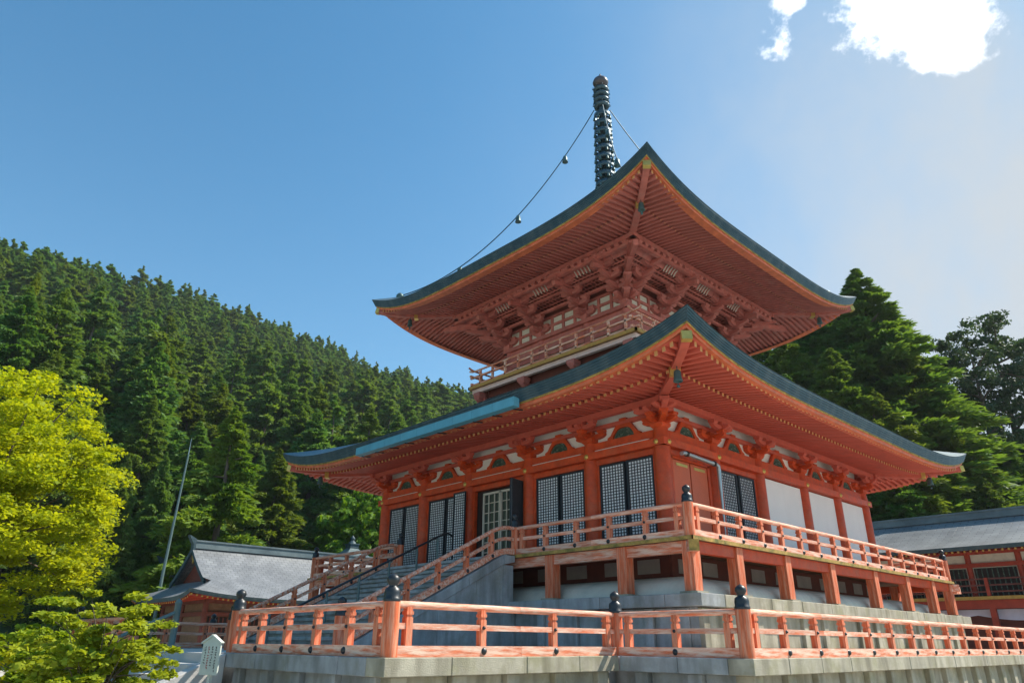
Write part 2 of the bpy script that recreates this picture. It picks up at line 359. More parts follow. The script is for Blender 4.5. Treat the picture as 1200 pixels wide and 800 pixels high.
def build_roof(E, name, rtop, ztop, bulge, redm, sp, rw, rh, parts_left):
    roof = roof_shell(E, rtop, ztop, bulge, name, pagoda)
    # thick layered copper edge, then the red eave boards
    th = .34; prof = []
    for i in range(5):
        z0 = -th*i/5; z1 = -th*(i+1)/5; off = .015+.028*i
        prof += [(off, z0), (off+.006, z1+.004)]
    sweep(E, [(0, .012)]+prof+[(.30, -th)], 'eave_edge', M['copper'], roof)
    sweep(E, [(.15, -th+.006), (.17, -th-.05), (.21, -th-.05), (.22, -th-.14), (.5, -th-.14)], 'eave_board', [M['fascia'], M['moss_edge']], roof, mi=[1,0,0,0])
    # boards above the rafters
    mb = MB()
    for k in range(4):
        for f, ra, rb in ((E.base, E.rin, E.rmid+.02), (E.fly, E.rmid-.12, E.R-.26)):
            rows = [[F(k, u*r, r, f(r, u*r)+rh*.96) for u in US] for r in [ra+(rb-ra)*i/5 for i in range(6)]]
            mb.grid(rows, 0, True, True)
    mb.build('soffit_board', redm, roof)
    # rafters
    me = rafter_mesh(name+'_rafter', [redm, M['rafter_end']])
    items = []
    for k in range(4):
        for f, ra, rb, tier in ((E.base, E.rin, E.rmid, 0), (E.fly, E.rmid-.10, E.rout, 1)):
            n = int((rb-.12)/sp)
            for i in range(-n, n+1):
                u = i*sp; r0 = max(ra, abs(u)+.06)
                if rb-r0 < .12: continue
                # base rafters rest against the eaves line, flying ones run up to the tip
                a = Vector(F(k,u,r0,f(r0,u)+rh/2)); b = Vector(F(k,u,rb,f(rb,u)+rh/2))
                items.append(((a+b)/2, a, b, k))
    items.sort(key=lambda q: (q[3] not in SIDES, (q[0]-CAM).length))
    n_ind = parts_left
    rest = MB()
    for i, (c, a, b, k) in enumerate(items):
        if i < n_ind:
            d = b-a; ln = d.length; x = d.normalized(); y = Vector((0,0,1)).cross(x).normalized(); z = x.cross(y)
            mw = Matrix(((x.x*ln, y.x*rw, z.x*rh, a.x), (x.y*ln, y.y*rw, z.y*rh, a.y), (x.z*ln, y.z*rw, z.z*rh, a.z), (0,0,0,1)))
            link('rafter', me, roof, mw)
        else: rest.beam(a, b, rw, rh, 0, end=1)
    stuff(rest.build('rafter_rows', [redm, M['rafter_end']], roof))
    # yellow strip along the ends of the base rafters
    mb = MB()
    for k in range(4):
        r = E.rmid+.005
        for dz, o in ((-.01, 0),):
            rows = [[F(k, u*(r+dr), r+dr, E.base(r, u*r)+rh+q) for u in US] for dr, q in ((-.03,.0),(.03,.0),(.03,.045),(-.03,.045))]
            for a, b in zip(rows, rows[1:]+rows[:1]): mb.grid([a, b], 0, True)
    mb.build('rafter_support', redm, roof)
    # hip rafters with gilt caps and wind bells
    for k in range(4):
        s2 = math.sqrt(.5); d = Vector(F(k, -1, 1)).normalized()      # corner at u=-R of side k
        def P(r, z): return Vector((d.x*r/s2, d.y*r/s2, z))
        mb = MB()
        a = P(E.rin, E.base(E.rin, E.rin)-.02); b = P(E.rmid+.1, E.base(E.rmid, E.rmid)-.05); mb.beam(a, b, .24, .22)
        pts = [P(r, E.fly(r, r)-.0) for r in [E.rmid-.3+(E.rout+.02-E.rmid+.3)*i/6 for i in range(7)]]
        for p, q in zip(pts, pts[1:]): mb.beam(p, q, .22, .2)
        h = mb.build('hip_rafter', redm, roof)
        mb = MB(); mb.beam(pts[-1]-(pts[-1]-pts[-2]).normalized()*.02, pts[-1]+(pts[-1]-pts[-2]).normalized()*.14, .26, .24); mb.build('gilt_cap', M['gilt'], h); mb = MB(); mb.beam(b-(b-a).normalized()*.16, b+(b-a).normalized()*.01, .28, .26)
        mb.build('gilt_cap', M['gilt'], h)
        bp = P(E.rmid+.25, E.fly(E.rmid+.25, E.rmid+.25)-.12); mb = MB()
        mb.tube([bp+Vector((0,0,.06)), bp-Vector((0,0,.12))], .012, 5)
        mb.lathe([(.0,-.08),(.06,-.09),(.09,-.13),(.10,-.26),(.115,-.36),(.13,-.40),(.10,-.40),(.09,-.2),(0,-.15)], bp, 12)
        mb.tube([bp-Vector((0,0,.3)), bp-Vector((0,0,.5))], .01, 4); mb.lathe([(0,-.48),(.045,-.5),(.045,-.55),(0,-.57)], bp, 8)
        mb.build('wind_bell', M['bronze'], h)
    return roof
lower_roof = build_roof(LOW, 'lower_roof', 4.15, 7.62, .62, M['red_soft'], .24, .105, .14, 190)
upper_roof = build_roof(UPP, 'upper_roof', .55, 16.6, .55, M['red_upper'], .225, .098, .135, 110)

# roof corner ornaments
for k in range(4):
    d = Vector(F(k, -1, 1)); mb = MB(); c = d*7.1; c.z = 12.50
    mb.lathe([(.16,-.5),(.16,.0),(.20,.03),(.20,.10),(.12,.14),(.17,.22),(.18,.32),(.10,.42),(.0,.48)], c, 12)
    mb.build('corner_finial', M['bronze'], upper_roof)

# gutter along the stair side of the lower roof
g = MB()
for i in range(9):
    u0 = -3.95+i*.94; f = lambda u: LOW.z+LOW.L(u)-.25
    vs = []
    for u in (u0, u0+.93):
        for o, dz in ((10.34,-.02),(10.56,.0),(10.56,-.27),(10.34,-.29)): vs.append(F(0,u,o,f(u)+dz))
    g.add(vs, [(0,4,5,1),(1,5,6,2),(2,6,7,3),(3,7,4,0),(0,1,2,3),(7,6,5,4)])
g.build('gutter', M['gutter'], lower_roof)
mb = MB()
for i in range(10):
    u = -3.8+i*.9; mb.beam(F(0,u,10.38,LOW.z-.55), F(0,u,10.02,LOW.z-.50), .05, .03)
mb.build('gutter_bracket', M['black'], lower_roof)

# ------------------------------------------------------------------ bracket pieces (shared meshes)
def m_block(mats):
    mb = MB(); w = .5; b = .34      # bearing block, unit size, top at z=1
    vs = [(-b,-b,0),(b,-b,0),(b,b,0),(-b,b,0),(-w,-w,.45),(w,-w,.45),(w,w,.45),(-w,w,.45),(-w,-w,1),(w,-w,1),(w,w,1),(-w,w,1)]
    mb.add(vs, [(3,2,1,0)]+[(i,(i+1)%4,(i+1)%4+4,i+4) for i in range(4)]+[(i+4,(i+1)%4+4,(i+1)%4+8,i+8) for i in range(4)]+[(8,9,10,11)])
    return mb.mesh('block', mats)
def m_arm(mats, one_sided=False):
    """bracket arm: flat top, ends curving up; unit length along x, unit depth y, unit height z"""
    top = [(.5,1),(-.5,1)]; left = [(-.5,.62),(-.47,.42),(-.42,.22),(-.35,.08),(-.27,0)]
    poly = ([(0,0)]+[(-x,z) for x,z in reversed(left)]+[(.5,1),(0,1)]) if one_sided else ([( -x, z) for x, z in reversed(left)]+top+left)
    mb = MB(); mb.prism([(p*2 if one_sided else p, q) for p, q in poly], (0,-.5,0), (1,0,0), (0,0,1), (0,1,0)); return mb.mesh('arm', mats)
PIECES = {}
def sized(me, sc):
    q = me.copy(); q.transform(Matrix.Diagonal((*sc,1))); return q
for key, mm in (('red', M['red']), ('up', M['red_upper']), ('soft', M['red_soft'])):
    PIECES[key] = dict(block=m_block([mm]), arm=m_arm([mm]), half=m_arm([mm], True))
    PIECES[key]['low'] = sized(PIECES[key]['block'], (.44,.44,.18)); PIECES[key]['upp'] = sized(PIECES[key]['block'], (.38,.38,.2))

def lower_set(k, u, corner=False):
    P_ = PIECES['red']; Q_ = PIECES['soft']
    o0 = 7.0; z = 3.43
    s = link('bracket_set', P_['low'], pagoda, fmw(k,u,o0,z))
    inv = fmw(k,u,o0,z).inverted()
    def add(nm, me, mw): link(nm, me, s, inv @ mw)
    add('bracket_arm', P_['arm'], fmw(k,u,o0,z+.15,(1.16,.15,.15)))
    for d in (-.46,0,.46): add('block', P_['block'], fmw(k,u+d,o0,z+.30,(.24,.24,.11)))
    add('bracket_arm', P_['half'], fmw(k,u,o0,z+.15,(.56,.15,.15),-math.pi/2))
    add('block', P_['block'], fmw(k,u,o0+.44,z+.30,(.24,.24,.11)))
    add('bracket_arm', Q_['arm'], fmw(k,u,o0+.44,z+.40,(1.1,.15,.14)))
    for d in (-.44,0,.44): add('block', Q_['block'], fmw(k,u+d,o0+.44,z+.53,(.23,.23,.11)))
    add('bracket_arm', Q_['half'], fmw(k,u,o0,z+.40,(.74,.14,.14),-math.pi/2))
    if corner:
        add('bracket_arm', P_['half'], fmw(k,u,o0,z+.15,(.86,.17,.15),-math.pi/4))
        add('block', P_['block'], fmw(k,u+.44,o0+.44,z+.30,(.26,.26,.11),math.pi/4))
        add('bracket_arm', Q_['half'], fmw(k,u,o0,z+.40,(1.12,.17,.16),-math.pi/4))
        add('bracket_arm', Q_['half'], fmw(k,u,o0+.44,z+.40,(.9,.15,.14)))
        add('bracket_arm', Q_['half'], fmw(k,u+.44,o0,z+.40,(.9,.15,.14),-math.pi/2))
        add('block', Q_['block'], fmw(k,u+.62,o0+.62,z+.55,(.28,.28,.14),math.pi/4))
    return s
COLS = [-7.0, -4.34, -1.58, 1.58, 4.34, 7.0]
for k in SIDES:
    for i, u in enumerate(COLS):
        if k == 0 and i == 5: lower_set(k, u, True)
        elif k == 1 and i == 0: continue
        elif k == 0 and i == 0: lower_set(0, u)
        else: lower_set(k, u)
# frog-leg struts between the bracket sets
def strut_pieces():
    fr = [(-.62,0),(-.62,.07),(-.50,.12),(-.40,.26),(-.27,.42),(-.15,.5),(.15,.5),(.27,.42),(.40,.26),(.50,.12),(.62,.07),(.62,0),(.40,0),(.36,.12),(.26,.25),(.0,.30),(-.26,.25),(-.36,.12),(-.40,0)]
    a = MB()
    n = len(fr)//2
    outer = fr[:12]; inner = [(-.40,0),(-.40,.02),(-.38,.10),(-.32,.18),(-.24,.27),(-.12,.31),(.12,.31),(.24,.27),(.32,.18),(.38,.10),(.40,.02),(.40,0)]
    v0 = [(p,-.0,q) for p,q in outer]+[(p,-.0,q) for p,q in inner]; v1 = [(p,-.12,q) for p,q in outer]+[(p,-.12,q) for p,q in inner]
    f = []
    for i in range(11):
        f += [(i,i+1,i+13,i+12), (24+i,24+i+12,24+i+13,24+i+1), (i,24+i,24+i+1,i+1), (12+i,12+i+1,36+i+1,36+i)]
    a.add(v0+v1, f)
    a.box(-.13,.13,-.14,.0,.5,.60); 
    b = MB(); b.prism([(-.39,0),(-.38,.10),(-.31,.19),(-.23,.27),(-.12,.30),(.12,.30),(.23,.27),(.31,.19),(.38,.10),(.39,0)], (0,-.02,0), (1,0,0), (0,0,1), (0,-.05,0))
    r = random.Random(3)
    for i in range(12):
        x = -.28+.56*i/11; h = .2*(1-(x/.36)**2)+.02
        b.lathe([(0,-.02),(.035,0),(.0,.03)], (x, -.075, .04+h*r.random()), 5)
    return a.mesh('strut', M['red']), b.mesh('carving', M['dark_green'])
sm_, cm_ = strut_pieces()
for k in SIDES:
    for a, b in zip(COLS, COLS[1:]):
        s = link('frog_leg_strut', sm_, pagoda, fmw(k,(a+b)/2,6.93,3.44)); link('carving', cm_, s)

# ------------------------------------------------------------------ lower storey body
# head beam, tie beam, plaster band, purlin
for k in range(4):
    mb = MB(); fbox(mb,k,-7.0,7.0,6.88,7.10,3.19,3.43); mb.build('head_beam', M['red'], pagoda)
    mb = MB(); fbox(mb,k,-7.28,7.28,6.95,7.27,2.90,3.12); mb.build('tie_beam', M['red'], pagoda)
    mb = MB(); fbox(mb,k,-6.9,6.9,6.80,6.915,3.432,4.5); mb.build('plaster_band', M['white'], pagoda)
    mb = MB(); fbox(mb,k,-7.05,7.05,6.90,7.06,3.86,3.98); mb.build('wall_rail', M['red_soft'], pagoda)
    mb = MB(); fbox(mb,k,-7.62,7.62,7.34,7.53,4.07,4.25); mb.build('eave_purlin', M['red_soft'], pagoda)
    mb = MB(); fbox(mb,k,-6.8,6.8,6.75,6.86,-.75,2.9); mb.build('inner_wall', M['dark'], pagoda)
    mb = MB(); fbox(mb,k,-7.28,7.28,6.95,7.22,0.0,.2); mb.build('sill_beam', M['red'], pagoda)
mb = MB()
for a, b in zip(COLS, COLS[1:]): fbox(mb,0,a+.3,b-.3,7.06,7.20,3.135,3.165)
mb.build('white_strip', M['white'], pagoda)
colm = MB(); colm.lathe([(.245,-.0),(.245,3.0),(.235,3.2),(.21,3.45)], (0,0,0), 20); cme = colm.mesh('column', M['red'])
for k in range(4):
    for u in COLS[:-1]: link('column', cme, pagoda, Matrix.Translation(F(k,u,7.0,.0)))
mb = MB()
for u, o in ((7.27,7.275),):
    pass
# nail covers (gilt) on the tie beam
cap = MB(); cap.lathe([(.0,.05),(.05,.04),(.085,.0)], (0,0,0), 10)
cap_me = cap.mesh('nail_cover', M['gilt'])
for k in SIDES:
    for u in COLS: link('nail_cover', cap_me, pagoda, Matrix.Translation(F(k,u+(0 if abs(u)<6.9 else -.0),7.272,3.01)) @ Matrix.Rotation(k*math.pi/2,4,'Z') @ Matrix.Rotation(math.pi/2,4,'X'))

def lattice_panel(w, h, n=6, rows=27):
    n = {6:8,7:9,4:5}[n]
    mb = MB(); fr = .05
    mb.box(0,fr,-.05,0,0,h); mb.box(w-fr,w,-.05,0,0,h); mb.box(fr,w-fr,-.05,0,0,fr); mb.box(fr,w-fr,-.05,0,h-fr,h)
    pw = (w-2*fr)/n; ph = (h-2*fr)/rows
    for i in range(1, n): x = fr+i*pw; mb.box(x-.0125,x+.0125,-.018,-.004,fr,h-fr)
    for j in range(1, rows): z = fr+j*ph; mb.box(fr,w-fr,-.018,-.001,z-.0115,z+.0115)
    pp = MB(); pp.box(fr*.5,w-fr*.5,.004,.02,fr*.5,h-fr*.5)
    return mb.mesh('lattice', M['lattice']), pp.mesh('paper_screen', M['paper'])
LAT = {}
def put_lattice(k, u0, u1, o, z0, z1, n=6, yaw=0, name='lattice_panel'):
    w = round(u1-u0, 3); h = round(z1-z0, 3)
    if (w,h,n) not in LAT: LAT[(w,h,n)] = lattice_panel(w,h,n)
    a, b = LAT[(w,h,n)]; q = link(name, a, pagoda, fmw(k,u0,o,z0,(1,1,1),yaw)); link('paper_screen', b, q); return q
def bay_frame(k, a, b, mname='red'):
    mb = MB(); a += .24; b -= .24
    fbox(mb,k,a,b,6.9,7.08,2.72,2.89); fbox(mb,k,a,a+.07,6.9,7.04,.2,2.72); fbox(mb,k,b-.07,b,6.9,7.04,.2,2.72)
    mb.build('door_frame', M[mname], pagoda)
    return a+.07, b-.07
for bi in (0,1,3,4):
    a, b = bay_frame(0, COLS[bi], COLS[bi+1]); md = (a+b)/2
    put_lattice(0, a+.02, md-.045, 6.99, .22, 2.70, 6 if bi in (0,4) else 6); put_lattice(0, md+.045, b-.02, 6.99, .22, 2.70, 6)
    mb = MB(); fbox(mb,0,md-.04,md+.04,6.9,6.98,.2,2.72); mb.build('meeting_stile', M['lattice'], pagoda)
# the open middle bay: folded-out leaves and a glazed grid door inside
a, b = bay_frame(0, COLS[2], COLS[3])
put_lattice(0, a-.78, a-.10, 7.36, .22, 2.72, 4, 0, 'open_leaf')
q = put_lattice(0, b+.02, b+.72, 7.08, .22, 2.72, 4, -R_(78), 'open_leaf')
mb = MB(); mb.box(0,.70,.024,.05,0,2.5); mb.build('leaf_back', mat('dark_blue_grey_wood', (.05,.065,.075), .6, .3, 6), q)
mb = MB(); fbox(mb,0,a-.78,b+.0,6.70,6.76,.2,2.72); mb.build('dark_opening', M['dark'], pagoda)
gd = MB()
for c0, c1 in ((a+.35,(a+b)/2-.02), ((a+b)/2+.02, b-.35)):
    fbox(gd,0,c0,c0+.05,6.88,6.94,.2,2.6); fbox(gd,0,c1-.05,c1,6.88,6.94,.2,2.6); fbox(gd,0,c0,c1,6.88,6.94,2.55,2.62)
    for i in range(1,3): x = c0+(c1-c0)*i/3; fbox(gd,0,x-.014,x+.014,6.89,6.93,.2,2.56)
    for j in range(1,8): z = .2+j*.34; fbox(gd,0,c0,c1,6.895,6.925,z-.0115,z+.0115)
gq = gd.build('grid_door', M['white_old'], pagoda)
mb = MB(); fbox(mb,0,a+.36,b-.36,6.868,6.874,.2,2.6)
gl, nt, p = node_mat('door_glass'); p.inputs['Base Color'].default_value = (.05,.06,.05,1); p.inputs['Roughness'].default_value = .12
mb.build('glass_pane', gl, gq)
# right side: plank doors, lattice, three white panels
a, b = bay_frame(1, COLS[0], COLS[1]); md = (a+b)/2
for c0, c1 in ((a+.12, md-.03), (md+.03, b-.12)):
    mb = MB(); fbox(mb,1,c0,c1,6.95,7.03,.22,2.62)
    dq = mb.build('plank_door', mat('door_vermilion', (.62,.13,.05), .5, .12, 1.5), pagoda)
    mb = MB(); fbox(mb,1,c0+.18,c1-.12,7.032,7.045,2.46,2.54); mb.build('hinge_plate', M['gilt'], dq)
mb = MB(); fbox(mb,1,a,a+.1,6.95,7.06,.2,2.7); fbox(mb,1,b-.1,b,6.95,7.06,.2,2.7); fbox(mb,1,a,b,6.95,7.06,2.64,2.715); mb.build('door_jamb', M['red'], pagoda)
pp = MB(); pp.tube([F(1,-6.55,7.36,2.72),F(1,-6.45,7.36,2.76),F(1,-4.75,7.36,2.70),F(1,-4.62,7.36,2.66),F(1,-4.60,7.36,2.5),F(1,-4.60,7.36,.1)], .065, 10)
pq = pp.build('downpipe', M['pipe'], pagoda)
pp = MB()
for u in (-6.3,-4.85): pp.tube([F(1,u-.03,7.36,2.755+(.0 if u<-6 else -.05)),F(1,u+.05,7.36,2.755+(.0 if u<-6 else -.05))], .085, 10)
pp.build('pipe_collar', M['black'], pq)
a, b = bay_frame(1, COLS[1], COLS[2]); md = (a+b)/2
put_lattice(1, a+.02, md-.07, 6.99, .22, 2.70, 7); put_lattice(1, md+.07, b-.02, 6.99, .22, 2.70, 7)
mb = MB(); fbox(mb,1,md-.065,md+.065,6.9,6.98,.2,2.72); mb.build('meeting_stile', M['lattice'], pagoda)
for bi in (2,3,4):
    mb = MB(); fbox(mb,1,COLS[bi]+.2,COLS[bi+1]-.2,6.95,7.06,.2,2.86); mb.build('white_panel', M['panel_white'], pagoda)

# ------------------------------------------------------------------ veranda
veranda = MB(); veranda.box(-9.13,9.13,-9.13,9.13,-.085,-.005); veranda = veranda.build('veranda_floor', M['wood'], pagoda)
for k in range(4):
    mb = MB(); fbox(mb,k,-9.16,9.16,9.132,9.16,-.09,.0); mb.build('floor_edge', M['moss_edge'], veranda)
    mb = MB(); fbox(mb,k,-8.78,8.78,8.83,9.03,-.36,-.095); mb.build('edge_beam', M['red'] if k else M['rail'], veranda)
VP = [-8.93, -6.95, -4.4, -1.6, 1.6, 4.4, 6.95]
vpm = MB(); vpm.box(-.15,.15,-.15,.15,-1.24,-.1); vme = vpm.mesh('veranda_post', M['rail_post'])
bsm = MB(); bsm.box(-.24,.24,-.24,.24,-1.30,-1.24); bme = bsm.mesh('base_stone', M['stone'])
for k in range(4):
    for u in VP:
        if k == 0 and -3.0 < u < 3.0: continue
        q = link('veranda_post', vme, veranda, Matrix.Translation(F(k,u,8.93)) @ Matrix.Rotation(k*math.pi/2,4,'Z')); link('base_stone', bme, q)
for k in (0, 1):      # beam ends at the near and far right corners
    d = Vector(F(1, -1 if k == 0 else 1, 1)); mb = MB()
    mb.beam(d*8.8+Vector((0,0,-.24)), d*9.22+Vector((0,0,-.24)), .24, .26, 0, 1); mb.build('corner_beam', [M['rail'], M['moss_edge']], veranda)
mb = MB(); mb.beam((9.0,9.2,-.30),(9.0,9.75,-.30),.3,.26); mb.build('beam_end', M['rail'], veranda)
# white mound and low wall under the floor
for k in range(4):
    prof = [(8.68,-1.3),(8.66,-1.2),(8.56,-1.03),(8.36,-.90),(8.0,-.80),(7.5,-.75),(7.0,-.74)]
    mb = MB(); mb.grid([[F(k,u*r,r,z) for u in [i/12 for i in range(-12,13)]] for r, z in prof], 0, True)
    mb.build('plaster_mound', M['white_old'], pagoda)
    mb = MB(); fbox(mb,k,-7.05,7.05,6.9,7.0,-.9,-.09); w_ = mb.build('base_wall', M['dark_wood'], pagoda)
    if k in SIDES:
        for a, b in zip(COLS, COLS[1:]):
            c = (a+b)/2
            for c0, c1 in ((a+.35, c-.22), (c+.22, b-.35)):
                mb = MB(); fbox(mb,k,c0,c1,7.002,7.02,-.58,-.2); mb.build('plaster_panel', M['grey_panel'], w_)

# ------------------------------------------------------------------ railings
gib = MB(); gib.lathe([(.135,0),(.14,.02),(.14,.05),(.128,.06),(.132,.13),(.12,.19),(.07,.225),(.062,.245),(.085,.27),(.105,.32),(.095,.37),(.055,.405),(.0,.435)], (0,0,0), 16)
GIB = gib.mesh('onion_cap', M['black'])
pst = MB(); pst.lathe([(.135,0),(.135,.80)], (0,0,0), 16); PST = pst.mesh('rail_post', M['rail_post'])
bal = MB()
for z0, z1, w in ((.12,.58,.062),(.58,.62,.05),(.62,.67,.066),(.67,.735,.055)): bal.box(-w,w,-w,w,z0,z1)
BAL = bal.mesh('baluster', M['rail_post'])
nl = MB(); nl.lathe([(.0,.035),(.035,.03),(.055,.0)], (0,0,0), 10); NL = nl.mesh('nail_head', M['black'])
def post(parent, p, sc=1.0):
    q = link('rail_post', PST, parent, Matrix.Translation(p) @ Matrix.Diagonal((sc,sc,1,1))); link('onion_cap', GIB, q, Matrix.Translation((0,0,.80))); return q
def rail_run(parent, a, b, spacing=1.25, out=1, bal_ends=True, mid=True, hs=1.0, lift=0.0):
    """straight level run of sill, middle rail, round top rail, balusters and nail heads; out = outward unit vector"""
    a = Vector(a); b = Vector(b); d = b-a; ln = d.length; x = d.normalized(); o = Vector(out); ang = math.atan2(x.y, x.x)
    segs = max(1, round(ln/3.0))
    for i in range(segs):
        p = a+x*(ln*i/segs); q = a+x*(ln*(i+1)/segs-.004)
        for nm, z0, z1, w in (('rail_sill',.0,.165,.16),('middle_rail',.405,.495,.10)):
            mb = MB(); mb.beam(Vector((0,0,0)), Vector(((q-p).length,0,0)), w, z1-z0)
            ob = mb.build(nm, M['rail'], parent); ob.matrix_local = Matrix.Translation(p+Vector((0,0,(z0+z1)/2))) @ Matrix.Rotation(ang,4,'Z')
        mb = MB(); mb.tube([(0,0,0),((q-p).length,0,0)], .058, 10); ob = mb.build('top_rail', M['rail'], parent); ob.matrix_local = Matrix.Translation(p+Vector((0,0,.765))) @ Matrix.Rotation(ang,4,'Z')
    n = max(1, round(ln/spacing)); offs = [ln*i/n for i in range(1, n)]
    if bal_ends: offs = [.22]+offs+[ln-.22]
    oang = math.atan2(o.y, o.x)
    for t in offs:
        p = a+x*t; q = link('baluster', BAL, parent, Matrix.Translation(p) @ Matrix.Rotation(ang,4,'Z'))
        if bal_ends and t in (.22, ln-.22): continue
        base = Matrix.Rotation(oang-ang,4,'Z') @ Matrix.Rotation(math.pi/2,4,'Y')
        link('nail_head', NL, q, Matrix.Translation(Matrix.Rotation(-ang,3,'Z') @ (o*.081)+Vector((0,0,.085))) @ base @ Matrix.Diagonal((1.1,1.1,1,1)))
        link('nail_head', NL, q, Matrix.Translation(Matrix.Rotation(-ang,3,'Z') @ (o*.063)+Vector((0,0,.45))) @ base @ Matrix.Diagonal((.6,.6,1,1)))
# veranda railing
vr = 8.98
for k in range(4):
    post(veranda, F(k,-vr,vr,0.0))
    if k == 0:
        rail_run(veranda, F(0,3.02,vr,.0), F(0,vr-.1,vr,.0), 1.17, F(0,0,1)); rail_run(veranda, F(0,-vr+.1,vr,.0), F(0,-3.02,vr,.0), 1.17, F(0,0,1))
        for u in (-2.95, 2.95): post(veranda, F(0,u,vr+.02,0.0), .9)
    else: rail_run(veranda, F(k,-vr+.1,vr,0), F(k,vr-.1,vr,0), 1.12, F(k,0,1))

# ------------------------------------------------------------------ stone podium
podium = MB(); podium.box(-9.1,9.1,-9.1,9.1,-2.6,-1.585); podium = podium.build('stone_podium', M['stone_shaded'], None)
tag(podium, 'square stone podium of slabs and pilasters beneath the pagoda veranda', 'podium')
def stones(parent, k, u0, u1, o0, o1, z0, z1, ln, m_, name, jit=.012, r=rng):
    u = u0
    while u < u1-.05:
        w = min(ln*(.8+.4*r.random()), u1-u)
        if u1-(u+w) < .35: w = u1-u
        j = jit*(r.random()-.5); mb = MB(); fbox(mb,k,u+.005,u+w-.005,o0,o1+j,z0,z1+j*.3); bev(mb.build(name, m_, parent)); u += w
def bev(o, w=.012):
    md = o.modifiers.new('bevel', 'BEVEL'); md.width = w; md.segments = 1; return o
for k in range(4):
    m_ = M['stone_shaded'] if k in (0,) else M['stone']  # front gets the shade-tinted copy, other sides the sun-tinted one
    stones(podium, k, -9.4, 9.4 if k%2 else 9.4, 8.4, 9.4, -1.58, -1.30, 1.9, m_, 'cap_stone') if k in (0,2) else stones(podium, k, -8.39, 8.39, 8.4, 9.4, -1.58, -1.30, 1.9, m_, 'cap_stone')
    u = -9.0
    while u < 8.9:
        mb = MB(); fbox(mb,k,u+.13,u+1.2-.13,9.11,9.15,-2.45,-1.60); bev(mb.build('panel_stone', m_, podium))
        mb = MB(); fbox(mb,k,u-.13,u+.12,9.11,9.24,-2.45,-1.60); bev(mb.build('pilaster_stone', m_, podium)); u += 1.2
    mb = MB(); fbox(mb,k,-9.3,9.3,9.11,9.32,-2.6,-2.46); mb.build('base_course', m_, podium)

# ------------------------------------------------------------------ terrace
terrace = MB(); terrace.box(-11.42,11.42,-11.42,11.42,-4.2,-2.66); terrace.box(-8.52,8.52,-16.95,-11.42,-4.2,-2.66)
terrace = terrace.build('stone_terrace', M['stone_shaded'], None); tag(terrace, 'low stone terrace with overhanging coping around the pagoda', 'terrace')
mb = MB(); mb.box(-11.41,11.41,-11.41,11.41,-2.66,-2.625); mb.box(-8.5,8.5,-16.94,-11.411,-2.66,-2.625)
mb.build('terrace_paving', M['paving'], terrace)
def coping(a, b, inward, m_, skip=None):
    a = Vector((*a,0)); b = Vector((*b,0)); x = (b-a).normalized(); ln = (b-a).length; n = Vector((inward[0], inward[1], 0)); t = 0
    while t < ln-.05:
        w = 1.25+.5*rng.random()
        if ln-(t+w) < .5: w = ln-t
        p = a+x*(t+.005); q = a+x*(t+w-.005)+n*.5; j = .012*(rng.random()-.5)
        mb = MB(); mb.box(p.x+n.x*j, q.x, p.y+n.y*j, q.y, -2.87, -2.60+.006*rng.random()); bev(mb.build('coping_stone', m_, terrace)); t += w
    t = .25
    while t < ln-.2:
        p = a+x*t; c = p+n*.215
        mb = MB(); q = p+x*.3; mb.box(*(sorted((p.x+n.x*.15, q.x+n.x*.52))), *(sorted((p.y+n.y*.15, q.y+n.y*.52))), -4.2, -2.875); bev(mb.build('pilaster_stone', m_, terrace))
        p2 = a+x*(t+.31); q2 = a+x*min(t+1.19, ln)
        mb = MB(); mb.box(*(sorted((p2.x+n.x*.27, q2.x+n.x*.52))), *(sorted((p2.y+n.y*.27, q2.y+n.y*.52))), -4.2, -2.875); bev(mb.build('panel_stone', m_, terrace)); t += 1.2
A = 11.92; B = 9.02; G = 17.45
coping((A,-A), (A,A), (-1,0), M['stone']); coping((B,-A), (A-.5,-A), (0,1), M['stone_shaded']); coping((B,-G), (B,-A), (-1,0), M['stone'])  # right-facing copings take the sun tint, front ones the shade tint
coping((3.25,-G), (B-.5,-G), (0,1), M['stone_shaded']); coping((-B+.5,-G), (-3.25,-G), (0,1), M['stone_shaded']); coping((-B,-G), (-B,-A), (1,0), M['stone_shaded']); coping((-A+.5,-A), (-B,-A), (0,1), M['stone_shaded'])
terrace_rail = thing('terrace_railing', 'weathered vermilion wooden railing with black caps along the terrace edge', 'railing')
e = .22; z = -2.598
pts = [(A-e,A-e),(A-e,-A+e),(B-e,-A+e),(B-e,-G+e),(3.2,-G+e)]
for p in pts: post(terrace_rail, (p[0],p[1],z))
for p in [(-3.2,-G+e),(-B+e,-G+e),(-B+e,-A+e),(-A+e,-A+e)]: post(terrace_rail, (p[0],p[1],z))
def tr(a, b, out, sp):
    a = Vector((*a,z)); b = Vector((*b,z)); x = (b-a).normalized()*.1; rail_run(terrace_rail, a+x, b-x, sp, out)
tr(pts[1], pts[0], (1,0,0), 1.27); tr(pts[2], pts[1], (0,-1,0), 1.35); tr(pts[3], pts[2], (1,0,0), 1.72); tr(pts[4], pts[3], (0,-1,0), 1.16)
tr((-B+e,-G+e), (-3.2,-G+e), (0,-1,0), 1.16); tr((-B+e,-G+e), (-B+e,-A+e), (1,0,0), 1.3); tr((-A+e,-A+e), (-B+e,-A+e), (0,-1,0), 1.35)

